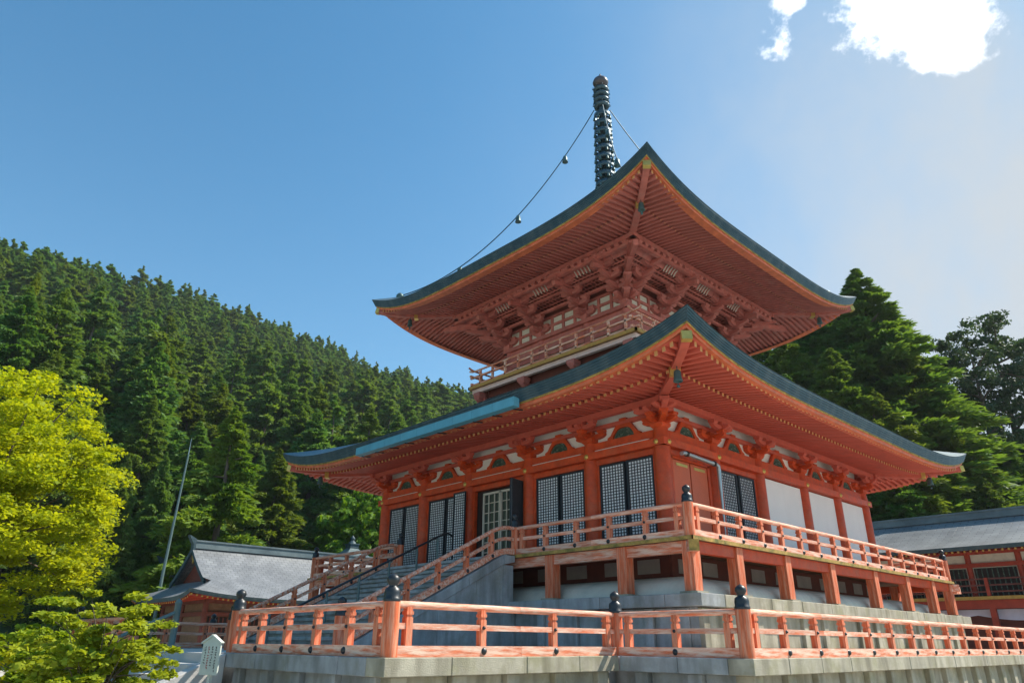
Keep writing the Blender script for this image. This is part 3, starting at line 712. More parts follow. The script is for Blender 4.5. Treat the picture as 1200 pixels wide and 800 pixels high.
# ------------------------------------------------------------------ stairs up to the veranda
stair = thing('stone_staircase', 'broad stone staircase with sloping side slabs rising to the veranda', 'stairs')
NS = 15; Y0, Y1 = -9.25, -14.55
for i in range(NS):
    z1 = -2.62+(i+1)*2.60/NS; y0 = Y1+(Y0-Y1)*i/NS; y1 = Y1+(Y0-Y1)*(i+1)/NS
    for j in range(3):
        x0 = -2.78+j*1.853; mb = MB(); mb.box(x0+.003,x0+1.85,y0-.05,y1+.02,z1-.085,z1+.004*rng.random()); bev(mb.build('step', M['stone_shaded'], stair))
    mb = MB(); mb.box(-2.78,2.78,y0+.012,y1+.02,z1-.2,z1-.087); mb.build('riser', M['stone_shaded'], stair)
mb = MB(); mb.prism([(Y1,-2.62),(Y0,-2.62),(Y0,-.25)], (-2.75,0,0), (0,1,0), (0,0,1), (5.5,0,0)); mb.build('stair_core', M['stone_shaded'], stair)
def sz(y): return -.04 if y > -9.62 else -.04+.498*(y+9.62)
for sx in (-1, 1):
    xa, xb = (2.80, 3.16) if sx > 0 else (-3.16, -2.80)
    n = 4
    for i in range(n):
        ya = -14.72+(14.72-9.62)*i/n; yb = -14.72+(14.72-9.62)*(i+1)/n-.006
        mb = MB(); mb.prism([(ya,sz(ya)-.27),(yb,sz(yb)-.27),(yb,sz(yb)),(ya,sz(ya))], (xa,0,0), (0,1,0), (0,0,1), (xb-xa,0,0)); bev(mb.build('side_slab', M['stone_shaded'], stair))
    mb = MB(); mb.prism([(-9.618,-.31),(-9.20,-.22),(-9.20,-.04),(-9.618,-.04)], (xa,0,0), (0,1,0), (0,0,1), (xb-xa,0,0)); bev(mb.build('side_slab', M['stone_shaded'], stair))
    wa, wb = (2.84, 3.11) if sx > 0 else (-3.11, -2.84)
    for ya, yb in ((-14.6,-13.2),(-13.2,-11.9),(-11.9,-10.6),(-10.6,-9.62),(-9.62,-9.22)):
        mb = MB(); mb.prism([(ya+.004,-2.62),(yb-.004,-2.62),(yb-.004,sz(yb)-.275),(ya+.004,max(-2.61,sz(ya)-.275))], (wa,0,0), (0,1,0), (0,0,1), (wb-wa,0,0)); mb.build('side_wall', M['stone_shaded'], stair)
# sloping railings, curving level at the head
def stair_rail(x, label):
    t = thing('stair_railing', label, 'railing')
    ys = [-14.45,-13.6,-12.7,-11.8,-10.9,-10.25,-9.95,-9.75,-9.6,-9.45,-9.3,-9.12]
    def line(y): 
        b = -.02+.498*(y+9.62)
        if y < -10.25: return b
        q = (y+10.25)/1.13; return -.334 + .56*(1-(1-q)**2)*.62 - .10*max(0,q-.6)**1.5
    for nm, dz, w, h in (('rail_sill',.10,.16,.17),('middle_rail',.46,.10,.095)):
        mb = MB()
        rows = []
        for y in ys:
            c = line(y)+dz; rows.append([(x-w/2,y,c-h/2),(x+w/2,y,c-h/2),(x+w/2,y,c+h/2),(x-w/2,y,c+h/2),(x-w/2,y,c-h/2)])
        mb.grid(rows, 0, False, True); mb.add([rows[0][i] for i in range(4)], [(0,1,2,3)]); mb.build(nm, M['rail'], t)
    mb = MB(); mb.tube([(x,y,line(y)+.775) for y in ys], .058, 10); mb.build('top_rail', M['rail'], t)
    for y in (-13.8,-12.83,-11.86,-10.89,-9.98):
        c = line(y); mb = MB()
        for z0, z1, w in ((.14,.58,.062),(.58,.62,.05),(.62,.67,.066),(.67,.735,.055)): mb.box(x-w,x+w,y-w,y+w,c+z0,c+z1)
        q = mb.build('baluster', M['rail_post'], t)
        for s in (-1, 1):
            link('nail_head', NL, q, Matrix.Translation((x+s*.081,y,c+.09)) @ Matrix.Rotation(s*math.pi/2,4,'Y')); link('nail_head', NL, q, Matrix.Translation((x+s*.052,y,c+.46)) @ Matrix.Rotation(s*math.pi/2,4,'Y') @ Matrix.Diagonal((.6,.6,1,1)))
    post(t, (x,-14.66,-2.62), 1.05)
stair_rail(2.98, 'vermilion stair railing beside the exposed grey stone side wall')
stair_rail(-2.98, 'vermilion stair railing on the side toward the grey-roofed hall')
hr = thing('metal_handrail', 'black metal handrail running up the middle of the stone staircase', 'handrail')
def st(y): return -2.62+(y-Y1)*2.60/(Y0-Y1)
mb = MB(); mb.tube([(-.15,-14.95,-2.62),(-.15,-14.95,-1.60)], .06, 10); mb.build('end_post', M['grey_post'], hr)
ys = [-14.95,-14.3,-13.3,-12.3,-11.3,-10.3,-9.5]
mb = MB(); mb.tube([(-.15,-14.95,-1.72)]+[(-.15,y,st(y)+.92) for y in ys[1:]]+[(-.15,-9.1,.93),(-.15,-8.9,.85)], .035, 8); mb.build('hand_grip', M['black'], hr)
for y in ys[1:]:
    mb = MB(); mb.tube([(-.15,y,st(y)-.05),(-.15,y,st(y)+.92)], .035, 8); mb.build('handrail_post', M['grey_post'], hr)

# ------------------------------------------------------------------ steps up to the terrace
low = thing('terrace_steps', 'pale stone steps with sloping side stones leading up onto the terrace', 'steps')
for i in range(8):
    z1 = -2.61-i*.2; y1 = -17.2-i*.42
    for j in range(2):
        mb = MB(); mb.box(-3.1+j*3.12,-3.1+j*3.12+3.1,y1-.46,y1,z1-.25,z1); bev(mb.build('step', M['paving'], low))
for x0, x1 in ((3.06,3.42),(-3.42,-3.06)):
    mb = MB(); mb.prism([(-17.46,-2.62),(-20.8,-4.1),(-20.8,-4.2),(-17.46,-4.2)], (x0,0,0), (0,1,0), (0,0,1), (x1-x0,0,0)); bev(mb.build('side_stone', M['paving'], low))
lh = thing('step_handrail', 'dark green metal handrail post with sloping rail on the terrace steps', 'handrail')
mb = MB(); mb.lathe([(.17,0),(.17,.03),(.09,.06),(.075,.1),(.075,1.02),(.085,1.03),(.07,1.1),(.0,1.14)], (.15,-17.4,-2.60), 14); mb.build('post', M['grey_post'], lh)
mb = MB(); mb.lathe([(.12,0),(.075,.1),(.075,1.02),(.07,1.1),(.0,1.14)], (.15,-20.6,-4.2), 14); mb.build('post', M['grey_post'], lh)
mb = MB(); mb.tube([(.15,-17.4,-1.75),(.15,-20.6,-3.3)], .04, 8); mb.build('hand_grip', M['grey_post'], lh)

# ------------------------------------------------------------------ sign
sp = at(249.5, 768, 14.9); sg = thing('notice_sign', 'small white pointed notice board with lettering on a post beside the steps', 'sign', loc=(sp.x, sp.y, -4.2))
c = sp.z+4.2; tilt = R_(30)
mb = MB(); mb.box(-.035,.035,-.03,.03,0,c-.3); ob = mb.build('sign_post', M['sign_white'], sg)
mb = MB(); mb.prism([(-.235,-.33),(.235,-.33),(.235,.24),(0,.36),(-.235,.24)], (0,-.033,c), (1,0,0), (0,0,1), (0,-.03,0)); bd = mb.build('board', M['sign_white'], sg)
for side, r_ in ((-1,.0),(1,.0)):
    mb = MB(); mb.beam((side*.26,-.05,c+.225), (0,-.05,c+.365), .08, .03); mb.build('board_hood', M['sign_white'], bd)
ink = MB(); ink2 = MB(); r = random.Random(4)
for j, x in enumerate((-.15,-.06,.03,.13)):
    n = (7,9,8,10)[j]; q = ink2 if j == 1 else ink
    for i in range(n):
        zc = c+.15-i*.045
        for s in range(3):
            dx = (r.random()-.5)*.03; dz = (r.random()-.5)*.026
            if r.random() < .5: q.box(x+dx-.016,x+dx+.016,-.066,-.0635,zc+dz-.004,zc+dz+.004)
            else: q.box(x+dx-.004,x+dx+.004,-.0665,-.0635,zc+dz-.014,zc+dz+.014)
ink.build('lettering', M['sign_ink'], bd); ink2.build('lettering', M['sign_red'], bd)
sg.rotation_euler.z = R_(20)

# ------------------------------------------------------------------ upper storey
_m = MB(); _m.tube([(0,-4.72,11.2),(0,-4.84,11.34),(0,-5.06,11.47)], .028, 5); RIB = _m.mesh('cove_rib', mat('pale_rib', (.62,.52,.42), .7, .1, 3))
balc = MB(); balc.box(-4.62,4.62,-4.62,4.62,8.06,8.15); balc = balc.build('balcony_floor', M['wood'], pagoda)
for k in range(4):
    mb = MB(); fbox(mb,k,-4.70,4.70,4.622,4.70,8.05,8.18); mb.build('floor_edge', M['gold'], balc)
    mb = MB(); fbox(mb,k,-4.55,4.55,4.40,4.56,7.86,8.045); mb.build('edge_beam', mat('pale_pink_paint', (.78,.52,.43), .6, .15, 3) if k == 0 else bpy.data.materials['pale_pink_paint'], balc)
    mb = MB(); fbox(mb,k,-4.2,4.2,3.95,4.1,7.2,8.05); mb.build('skirt_wall', M['dark_wood'], balc)
    for u in (-4.2,-1.4,1.4,4.2):
        q = link('support_block', PIECES['up']['block'], balc, fmw(k,u,4.42,7.6,(.4,.4,.26)))
        link('support_arm', PIECES['up']['half'], balc, fmw(k,u,4.0,7.45,(.55,.2,.2),-math.pi/2))
    # railing with crossing ends
    for nm, zc, r_, ex in (('top_rail',8.95,.045,.34),('middle_rail',8.66,.035,.26),('rail_sill',8.28,.05,.2)):
        mb = MB(); o = 4.5
        if nm == 'top_rail': mb.tube([F(k,-o-ex,o,zc+.08),F(k,-o-ex*.5,o,zc+.02),F(k,-o,o,zc),F(k,o,o,zc),F(k,o+ex*.5,o,zc+.02),F(k,o+ex,o,zc+.08)], r_, 8)
        else: mb.beam(F(k,-o-ex,o,zc), F(k,o+ex,o,zc), .09, r_*2.2)
        mb.build(nm, M['rail'], balc)
    for i in range(-5, 6):
        mb = MB(); fbox(mb,k,i*.82-.045,i*.82+.045,4.455,4.545,8.18,8.91); mb.build('baluster', M['rail'], balc)
    mb = MB(); fbox(mb,k,-3.42,3.42,3.30,3.38,8.1,11.6); mb.build('upper_wall', M['white_old'], pagoda)
    mb = MB(); fbox(mb,k,-3.62,3.62,3.40,3.60,9.78,9.95); mb.build('upper_tie_beam', M['red_upper'], pagoda)
    mb = MB(); fbox(mb,k,-3.5,3.5,3.37,3.46,9.0,9.78); mb.build('upper_panel', M['red_upper'], pagoda)
    for zc in (10.30,10.70):
        mb = MB(); fbox(mb,k,-3.5,3.5,3.37,3.46,zc,zc+.11); mb.build('wall_rail', M['red_upper'], pagoda)
    for i in range(-5, 6):
        mb = MB(); fbox(mb,k,i*.66-.06,i*.66+.06,3.37,3.45,9.95,10.72); mb.build('wall_stud', M['red_upper'], pagoda)
    mb = MB(); fbox(mb,k,-3.45,3.45,3.385,3.43,10.81,11.3); mb.build('dark_boarding', M['dark_wood'], pagoda)
    mb = MB(); fbox(mb,k,-5.3,5.3,5.06,5.27,11.52,11.70); mb.build('eave_purlin', M['red_upper'], pagoda)
    for j, o in ((1,3.88),(2,4.31),(3,4.74)):
        mb = MB(); zz = 10.15+.33*j+.27; fbox(mb,k,-o-.1,o+.1,o-.06,o+.06,zz,zz+.12); mb.build('through_beam', M['red_upper'], pagoda)
    if k in SIDES:
        for i in range(-13, 14): link('block', PIECES['up']['block'], pagoda, fmw(k,i*.37,5.17,11.39,(.2,.2,.125)))
    mb = MB(); fbox(mb,k,-5.2,5.2,5.10,5.24,11.26,11.385); mb.build('through_beam', M['red_upper'], pagoda)
    # coffered boards over the brackets, curved ribs below the purlin
    mb = MB(); mb.grid([[F(k,-q,q,zz), F(k,q,q,zz)] for q, zz in ((3.4,11.16),(4.74,11.24))], 0, False, True); cb = mb.build('coffer_board', M['dark_wood'], pagoda)
    mb = MB()
    for i in range(-22, 23):
        u = i*.2
        if abs(u) < 4.6: mb.beam(F(k,u,max(3.4,abs(u)),11.17), F(k,u,4.74,11.22), .04, .05)
    for o in (3.7,4.0,4.3,4.55): mb.beam(F(k,-o,o,11.165), F(k,o,o,11.165), .04, .05)
    mb.build('coffer_rib', M['red_upper'], cb)
    mb = MB(); mb.grid([[F(k,-q,q,zz), F(k,q,q,zz)] for q, zz in ((4.74,11.26),(4.86,11.40),(5.1,11.53))], 0, True, True); rb_ = mb.build('cove_board', M['red_upper'], pagoda)
    for c_ in (-2.35, 0, 2.35):
        for i in range(-2, 3): link('cove_rib', RIB, rb_, fmw(k,c_+i*.17,0,0))
UC = [-3.35, -1.3, 1.3, 3.35]
ucm = MB(); ucm.lathe([(.19,8.1),(.19,9.8),(.17,9.97)], (0,0,0), 14); ucme = ucm.mesh('upper_column', M['red_upper'])
def upper_set(k, u, corner=False):
    P_ = PIECES['up']; o0 = 3.45; z = 9.95
    s = link('bracket_set', P_['upp'], pagoda, fmw(k,u,o0,z)); inv = fmw(k,u,o0,z).inverted()
    def add(nm, me, mw): link(nm, me, s, inv @ mw)
    for i in range(0, 4):
        zi = 10.13+.33*i; oi = .43*i
        ln = 1.05
        add('bracket_arm', P_['arm'], fmw(k,u,o0+oi,zi,(ln,.17,.19)))
        for d in (-.38,0,.38): add('block', P_['block'], fmw(k,u+d,o0+oi,zi+.18,(.27,.27,.14)))
        add('bracket_arm', P_['half'], fmw(k,u,o0-.1,zi,(oi+.72,.19,.2),-math.pi/2))
        if corner:
            add('bracket_arm', P_['half'], fmw(k,u,o0,zi,((oi+.55)*1.42,.22,.2),-math.pi/4))
            add('block', P_['block'], fmw(k,u+oi+.3,o0+oi+.3,zi+.19,(.32,.32,.14),math.pi/4))
            add('bracket_arm', P_['half'], fmw(k,u-.1,o0,zi,(oi+.72,.19,.2)))
            for d in (-.38,): add('block', P_['block'], fmw(k,u+oi,o0-d*.0,zi+.18,(.27,.27,.14)))
            if i: add('bracket_arm', P_['arm'], fmw(k,u+oi,o0,zi,(.95,.17,.19),math.pi/2)); add('block', P_['block'], fmw(k,u+oi,o0+.38,zi+.18,(.27,.27,.14))); add('block', P_['block'], fmw(k,u+oi,o0-.38,zi+.18,(.27,.27,.14)))
    zi = 10.13+.33*3+.28
    add('bracket_arm', P_['arm'], fmw(k,u,o0+1.72,zi-.06,(1.1,.13,.15)))
    for d in (-.42,0,.42): add('block', P_['block'], fmw(k,u+d,o0+1.72,zi+.05,(.2,.2,.11)))
    # tail rafter
    mb = MB(); a = F(k,u,o0,11.42); b = F(k,u,o0+1.95,10.98); mb.beam(a, b, .15, .19)
    q = mb.build('tail_rafter', M['red_upper'], s); q.matrix_local = inv
    if corner:
        mb = MB(); d = Vector(F(k,1,1)); mb.beam(d*o0+Vector((0,0,11.38)), d*(o0+2.1)+Vector((0,0,10.98)), .18, .22); q = mb.build('tail_rafter', M['red_upper'], s); q.matrix_local = inv
    return s
for k in range(4):
    for u in UC[:-1]: link('upper_column', ucme, pagoda, Matrix.Translation(F(k,u,3.35)))
for k in SIDES:
    for i, u in enumerate(UC):
        if k == 1 and i == 0: continue
        upper_set(k, u, i == 3)
upper_set(3, 3.35, True)
upper_set(3, 1.3)

# ------------------------------------------------------------------ spire and chains
spb = MB(); spb.box(-.75,.75,-.75,.75,16.2,17.0); spb.box(-.9,.9,-.9,.9,17.0,17.12)
spb.lathe([(.8,17.12),(.78,17.35),(.55,17.7),(.3,17.85),(.5,18.0),(.62,18.15),(.3,18.25),(.22,18.4)], (0,0,0), 16)
spb.lathe([(.20,18.3),(.17,24.0),(.12,25.4)], (0,0,0), 12)
spire = spb.build('spire', M['spire'], pagoda)
rg = MB(); n = 28
for a_, b_, c_ in ((.50,-.10,.10),):
    rg.lathe([(.46,-.12),(.50,-.12),(.50,.12),(.46,.12),(.46,-.12)], (0,0,0), 24); rg.lathe([(.30,-.04),(.33,-.04),(.33,.16),(.30,.16),(.30,-.04)], (0,0,0), 18)
    for i in range(8):
        a = i*math.pi/4; rg.beam((.15*math.cos(a),.15*math.sin(a),0), (.48*math.cos(a),.48*math.sin(a),0), .05, .06)
ring_me = rg.mesh('spire_ring', M['spire'])
bl = MB(); bl.lathe([(0,.02),(.05,.0),(.065,-.05),(.075,-.16),(.09,-.19),(0,-.17)], (0,0,0), 8); bl_me = bl.mesh('ring_bell', M['bronze'])
for i in range(9):
    zc = 18.95+i*.545; sc = 1.0-.016*i; q = link('spire_ring', ring_me, spire, Matrix.Translation((0,0,zc)) @ Matrix.Diagonal((sc,sc,1,1)))
    for j in range(8):
        a = j*math.pi/4+.2; link('ring_bell', bl_me, q, Matrix.Translation((.50*math.cos(a),.50*math.sin(a),-.13)))
sr = MB(); sr.lathe([(.30,-.05),(.40,.0),(.42,.1),(.3,.16),(.2,.16),(.2,-.05),(.3,-.05)], (0,0,0), 14)
for j in range(8):
    a = j*math.pi/4; sr.tube([(.3*math.cos(a),.3*math.sin(a),.0),(.46*math.cos(a),.46*math.sin(a),.07),(.42*math.cos(a),.42*math.sin(a),.2)], .03, 5)
sr_me = sr.mesh('flame_tier', M['spire'])
for i in range(4): link('flame_tier', sr_me, spire, Matrix.Translation((0,0,23.95+i*.36)) @ Matrix.Rotation(i*.3,4,'Z'))
mb = MB(); mb.lathe([(.18,25.35),(.36,25.45),(.43,25.62),(.36,25.80),(.2,25.95),(.06,26.02),(.045,26.2),(.0,26.26)], (0,0,0), 16); mb.build('spire_jewel', mat('reddish_bronze', (.09,.08,.085), .4, .3, 5, metal=.3), spire)
for k in range(4):
    d = Vector(F(k,-1,1)); a = d.normalized()*.42+Vector((0,0,23.75)); b = d*7.1+Vector((0,0,12.8)); pts = []
    for i in range(25):
        t = i/24; p = a.lerp(b, t); p.z -= 8.0*t*(1-t); pts.append(p)
    mb = MB(); mb.tube(pts, .028, 5); ch = mb.build('chain', M['spire'], spire)
    for t in (.17,.45,.72):
        p = pts[int(t*24)]; link('chain_bell', bl_me, ch, Matrix.Translation(p-Vector((0,0,.03))) @ Matrix.Diagonal((1.8,1.8,1.9,1)))

# ------------------------------------------------------------------ neighbouring halls
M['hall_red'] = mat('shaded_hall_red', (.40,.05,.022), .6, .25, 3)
def hall(name, label, cx, cy, yaw, Le, We, Lb, z_eave, z_ridge, lift=.35, body_in=1.6, floor=-4.2, tb=.42, detail=None, plain=False):
    t = thing(name, label, 'hall', loc=(cx,cy,0)); t.rotation_euler.z = yaw
    H = z_ridge-z_eave; zc = lambda q: z_eave+H*(.55*q+.45*q*q)
    def hl(q): return Le-(Le-Lb)*(q/tb) if q < tb else Lb
    def lf(s, q): return lift*abs(s)**5*max(0,1-q/tb)**2
    NT = 16; ss = [i/16 for i in range(-16,17)]
    roof = MB()
    for sd in (-1, 1):
        rows = []
        for i in range(NT+1):
            q = i/NT; y = We*(1-q); ex = hl(q)+(.45 if q >= tb else 0)
            rows.append([(s_*ex, sd*y, zc(q)+lf(s_,q)) for s_ in ss])
        roof.grid(rows, 0, True, sd > 0)
    ro = roof.build('roof', M['shingle'], t); add_uv(ro.data, 33, NT+1)
    for sd in (-1, 1):
        rows = []; sk = MB()
        for i in range(7):
            q = tb*i/6; rows.append([(sd*hl(q), s_*We*(1-q), zc(q)+lf(s_,q)) for s_ in ss])
        sk.grid(rows, 0, True, sd < 0)
        so_ = sk.build('gable_skirt', M['shingle'], ro); add_uv(so_.data, 33, 7)
    # eave edge
    ed = MB()
    for sd in (-1, 1):
        for off, d0, d1 in ((0,.01,-.10),(.05,-.10,-.20)):
            ed.grid([[(s_*(Le-off), sd*(We-off), z_eave+lf(s_,0)+d0) for s_ in ss], [(s_*(Le-off-.03), sd*(We-off-.03), z_eave+lf(s_,0)+d1) for s_ in ss]], 0, True, sd < 0)
            ed.grid([[(sd*(Le-off), s_*(We-off), z_eave+lf(s_,0)+d0) for s_ in ss], [(sd*(Le-off-.03), s_*(We-off-.03), z_eave+lf(s_,0)+d1) for s_ in ss]], 0, True, sd > 0)
    ed.build('eave_edge', M['copper'], ro)
    so2 = MB(); so2.grid([[(s_*(Le-.08), sd*(We-.08), z_eave+lf(s_,0)-.2) for s_ in ss] for sd in (-1,)]+[[(s_*(Le-2), -(We-2), z_eave+.1) for s_ in ss]], 0, True)
    so2.grid([[(s_*(Le-.08), (We-.08), z_eave+lf(s_,0)-.2) for s_ in ss], [(s_*(Le-2), (We-2), z_eave+.1) for s_ in ss]], 0, True, True)
    for sd in (-1, 1): so2.grid([[(sd*(Le-.08), s_*(We-.08), z_eave+lf(s_,0)-.2) for s_ in ss], [(sd*(Le-2), s_*(We-2), z_eave+.1) for s_ in ss]], 0, True, sd < 0)
    so2.build('soffit_board', M['dark_wood'], ro)
    rf = MB(); n = int(Le*2/.3)
    for i in range(n):
        x = -Le+.2+i*.3
        for sd in (-1, 1):
            y0 = max(We-1.9, 0); l_ = lf(x/Le, 0)
            rf.beam((x, sd*y0, z_eave+.02), (x, sd*(We-.14), z_eave+l_-.26), .10, .10, 0, 1)
    for i in range(int(We*2/.3)):
        y = -We+.2+i*.3
        for sd in (-1, 1): rf.beam((sd*(Le-1.9), y, z_eave+.02), (sd*(Le-.14), y, z_eave+lf(y/We,0)-.26), .10, .10, 0, 1)
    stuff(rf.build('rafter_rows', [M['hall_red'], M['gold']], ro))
    # ridge with stacked courses and end tiles
    rd = MB()
    for w, a_, b_ in ((.42,0,.14),(.34,.145,.28),(.30,.285,.40),(.40,.405,.50)): rd.box(-Lb-.3,Lb+.3,-w/2,w/2,z_ridge-.05+a_,z_ridge-.05+b_)
    ridge_o = rd.build('ridge', M['copper_roof'], ro)
    for sd in (-1, 1):
        e_ = MB(); e_.prism([(0,-.25),(.12,-.2),(.16,.2),(.42,.62),(.46,.72),(.1,.55),(0,.5)], (sd*(Lb+.3),-.2,z_ridge), (sd,0,0), (0,0,1), (0,.4,0)); e_.build('ridge_end', M['copper'], ridge_o)
        # gable wall, bargeboards
        zb = zc(tb)-.1; g_ = MB(); g_.prism([(-We*(1-tb),zb),(We*(1-tb),zb),(We*(1-tb)*.5,zc(tb+(1-tb)*.5)-.12),(0,z_ridge-.12),(-We*(1-tb)*.5,zc(tb+(1-tb)*.5)-.12)], (sd*(Lb-.35),0,0), (0,1,0), (0,0,1), (sd*.08,0,0)); gq_ = g_.build('gable_wall', M['dark_wood'], ro)
        bb = MB()
        for s2 in (-1, 1):
            rows = []
            for i in range(9):
                q = tb+(1-tb)*i/8; y = s2*We*(1-q); zz = zc(q)
                rows.append([(sd*(Lb+.45),y,zz+.01),(sd*(Lb+.45),y,zz-.26),(sd*(Lb+.32),y,zz-.26),(sd*(Lb+.32),y,zz-.02)])
            bb.grid(rows, 0, False, sd*s2 > 0)
        bb.build('bargeboard', M['copper'], gq_)
        kg = MB(); kg.prism([(-.22,0),(.22,0),(.3,-.25),(.12,-.5),(0,-.72),(-.12,-.5),(-.3,-.25)], (sd*(Lb+.2),0,z_ridge-.25), (0,1,0), (0,0,1), (sd*.07,0,0)); kg.build('gable_pendant', M['gilt'], gq_)
    # body
    bl_, bw = Le-body_in, We-body_in; top = z_eave+.05
    b_ = MB(); b_.box(-bl_,bl_,-bw,bw,floor,top); bo = b_.build('body_wall', M['white_old'] if not plain else M['wood'], t)
    nb = max(3, int(bl_*2/2.4))
    for sd in (-1, 1):
        for i in range(nb+1):
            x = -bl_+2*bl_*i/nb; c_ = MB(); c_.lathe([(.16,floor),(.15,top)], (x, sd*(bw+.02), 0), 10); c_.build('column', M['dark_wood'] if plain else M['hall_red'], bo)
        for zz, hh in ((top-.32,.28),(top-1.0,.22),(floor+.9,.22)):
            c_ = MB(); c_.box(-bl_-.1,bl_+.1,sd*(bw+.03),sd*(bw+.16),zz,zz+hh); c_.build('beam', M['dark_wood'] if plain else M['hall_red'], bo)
        for i in range(nb):
            x0 = -bl_+2*bl_*i/nb+.2; x1 = -bl_+2*bl_*(i+1)/nb-.2
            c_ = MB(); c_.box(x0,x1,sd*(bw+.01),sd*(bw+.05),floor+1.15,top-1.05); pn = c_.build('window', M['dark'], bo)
            s_ = MB()
            for j in range(8): xx = x0+(x1-x0)*(j+.5)/8; s_.box(xx-.03,xx+.03,sd*(bw+.055),sd*(bw+.10),floor+1.15,top-1.05)
            s_.build('window_bar', M['dark_wood'] if plain else M['dark_green'], pn)
    for sd in (-1, 1):
        nb2 = max(2, int(bw*2/2.2))
        for i in range(nb2+1):
            y = -bw+2*bw*i/nb2; c_ = MB(); c_.lathe([(.16,floor),(.15,top)], (sd*(bl_+.02), y, 0), 10); c_.build('column', M['dark_wood'] if plain else M['hall_red'], bo)
        for zz, hh in ((top-.32,.28),(top-1.0,.22)):
            c_ = MB(); c_.box(sd*(bl_+.03),sd*(bl_+.16),-bw-.1,bw+.1,zz,zz+hh); c_.build('beam', M['dark_wood'] if plain else M['hall_red'], bo)
        # small plain blocks under the eave
    bk = MB()
    for i in range(int(bl_*2/.8)):
        x = -bl_+.4+i*.8
        for sd in (-1, 1): bk.box(x-.14,x+.14,sd*(bw+.04),sd*(bw+.32),top-.05,top+.12)
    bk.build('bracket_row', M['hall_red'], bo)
    return t, bo
hl1, _ = hall('shrine_hall', 'hall with pale grey hip-and-gable roof behind the stone staircase', -28.0, 2.6, math.pi/2, 11.3, 5.0, 9.3, -.12, 2.95, .40, 1.7, -4.2, .45, plain=True)
pp_ = at(197, 655, 57); hall('side_hall', 'smaller grey-roofed hall whose gable peeps out beside the tall thin pole', pp_.x-.5, pp_.y+5.5, math.pi/2, 7.6, 4.2, 5.4, pp_.z-3.6, pp_.z-.45, .35, 1.4, -4.2, .42, plain=True)
hr_, hb_ = hall('long_hall', 'long vermilion hall with grey ridge roof beyond the pagoda terrace', 6.0, 27.0, 0, 19.0, 5.6, 18.2, 2.66, 4.85, .3, 1.9, -4.2, .5)
# veranda of the long hall facing the pagoda
mb = MB(); mb.box(-17,17,-5.2,-3.4,-.05,.12); hv = mb.build('veranda_floor', M['gold'], hr_)
mb = MB(); mb.box(-17,17,-5.1,-4.9,-.5,-.06); mb.build('edge_beam', M['hall_red'], hv)
mb = MB(); mb.box(-17,17,-4.5,-4.42,-4.2,-.06); mb.build('under_floor_dark_skirt', M['dark_wood'], hv)  # dark skirt added to darken the wall below the floor
for zz in (.35,.68,1.0):
    mb = MB(); mb.beam((-17,-5.05,zz), (17,-5.05,zz), .07, .08); mb.build('rail', M['dark_wood'], hv)
for i in range(18):
    mb = MB(); x = -17+i*2; mb.box(x-.08,x+.08,-5.13,-4.97,.1,1.05); mb.build('baluster', M['hall_red'], hv)
    mb = MB(); mb.box(x-.14,x+.14,-5.1,-4.86,-4.2,-.5); mb.build('veranda_post', M['hall_red'], hv)
mb = MB(); rows = []
for i in range(120):
    x = -17+34*i/119; y = -4.7+.06*math.sin(i*1.9); rows.append([(x,y,-.52),(x,y+.02*math.sin(i),-.80-.28*abs(math.sin(i*.21)))])
mb.grid(rows, 0, True); mb.build('curtain', M['curtain'], hv)

# pavilion with a pyramid roof
pv = at(413, 636, 66); pav = thing('pavilion', 'small pavilion with dark pyramid roof and jewel finial behind the staircase railing', 'pavilion', loc=(pv.x, pv.y, 0))
mb = MB(); E_ = 3.1; z0 = pv.z-2.3
for k in range(4):
    rows = []
    for i in range(9):
        q = i/8; r = E_*(1-q)+.2*q; rows.append([F(k,s_*r,r,z0+2.0*(.5*q+.5*q*q)+.3*abs(s_)**4*(1-q)**2) for s_ in [j/8 for j in range(-8,9)]])
    mb.grid(rows, 0, True)
po = mb.build('roof', M['shingle_green'], pav); add_uv(po.data, 17, 9)
mb = MB(); mb.box(-.42,.42,-.42,.42,z0+1.85,z0+2.15); mb.box(-.5,.5,-.5,.5,z0+2.15,z0+2.22); mb.lathe([(.36,2.22),(.25,2.42),(.12,2.5),(.2,2.6),(.22,2.72),(.0,2.98)], (0,0,z0), 12); mb.build('roof_finial', M['copper'], po)
mb = MB(); mb.box(-2,2,-2,2,-4.2,z0); mb.build('body_wall', M['wood'], pav)
for sx in (-2,2):
    for sy in (-2,2):
        mb = MB(); mb.lathe([(.15,-4.2),(.15,z0+.1)], (sx*1.03,sy*1.03,0), 8); mb.build('column', M['dark_wood'], pav)

# tall thin pole
b0 = at(187, 692, 52.5); t0 = at(221, 532, 52.5)
mb = MB(); mb.tube([(b0.x,b0.y,-4.2),(b0.x,b0.y,2),(t0.x,t0.y,t0.z)], [.13,.11,.06], 10); pole = mb.build('lightning_pole', M['grey_post'], None); tag(pole, 'tall thin grey metal pole rising behind the grey hall roof', 'pole')
mb = MB(); mb.tube([(t0.x,t0.y,t0.z-.05),(t0.x,t0.y,t0.z+1.2)], [.03,.012], 6); mb.build('rod', M['pipe'], pole)

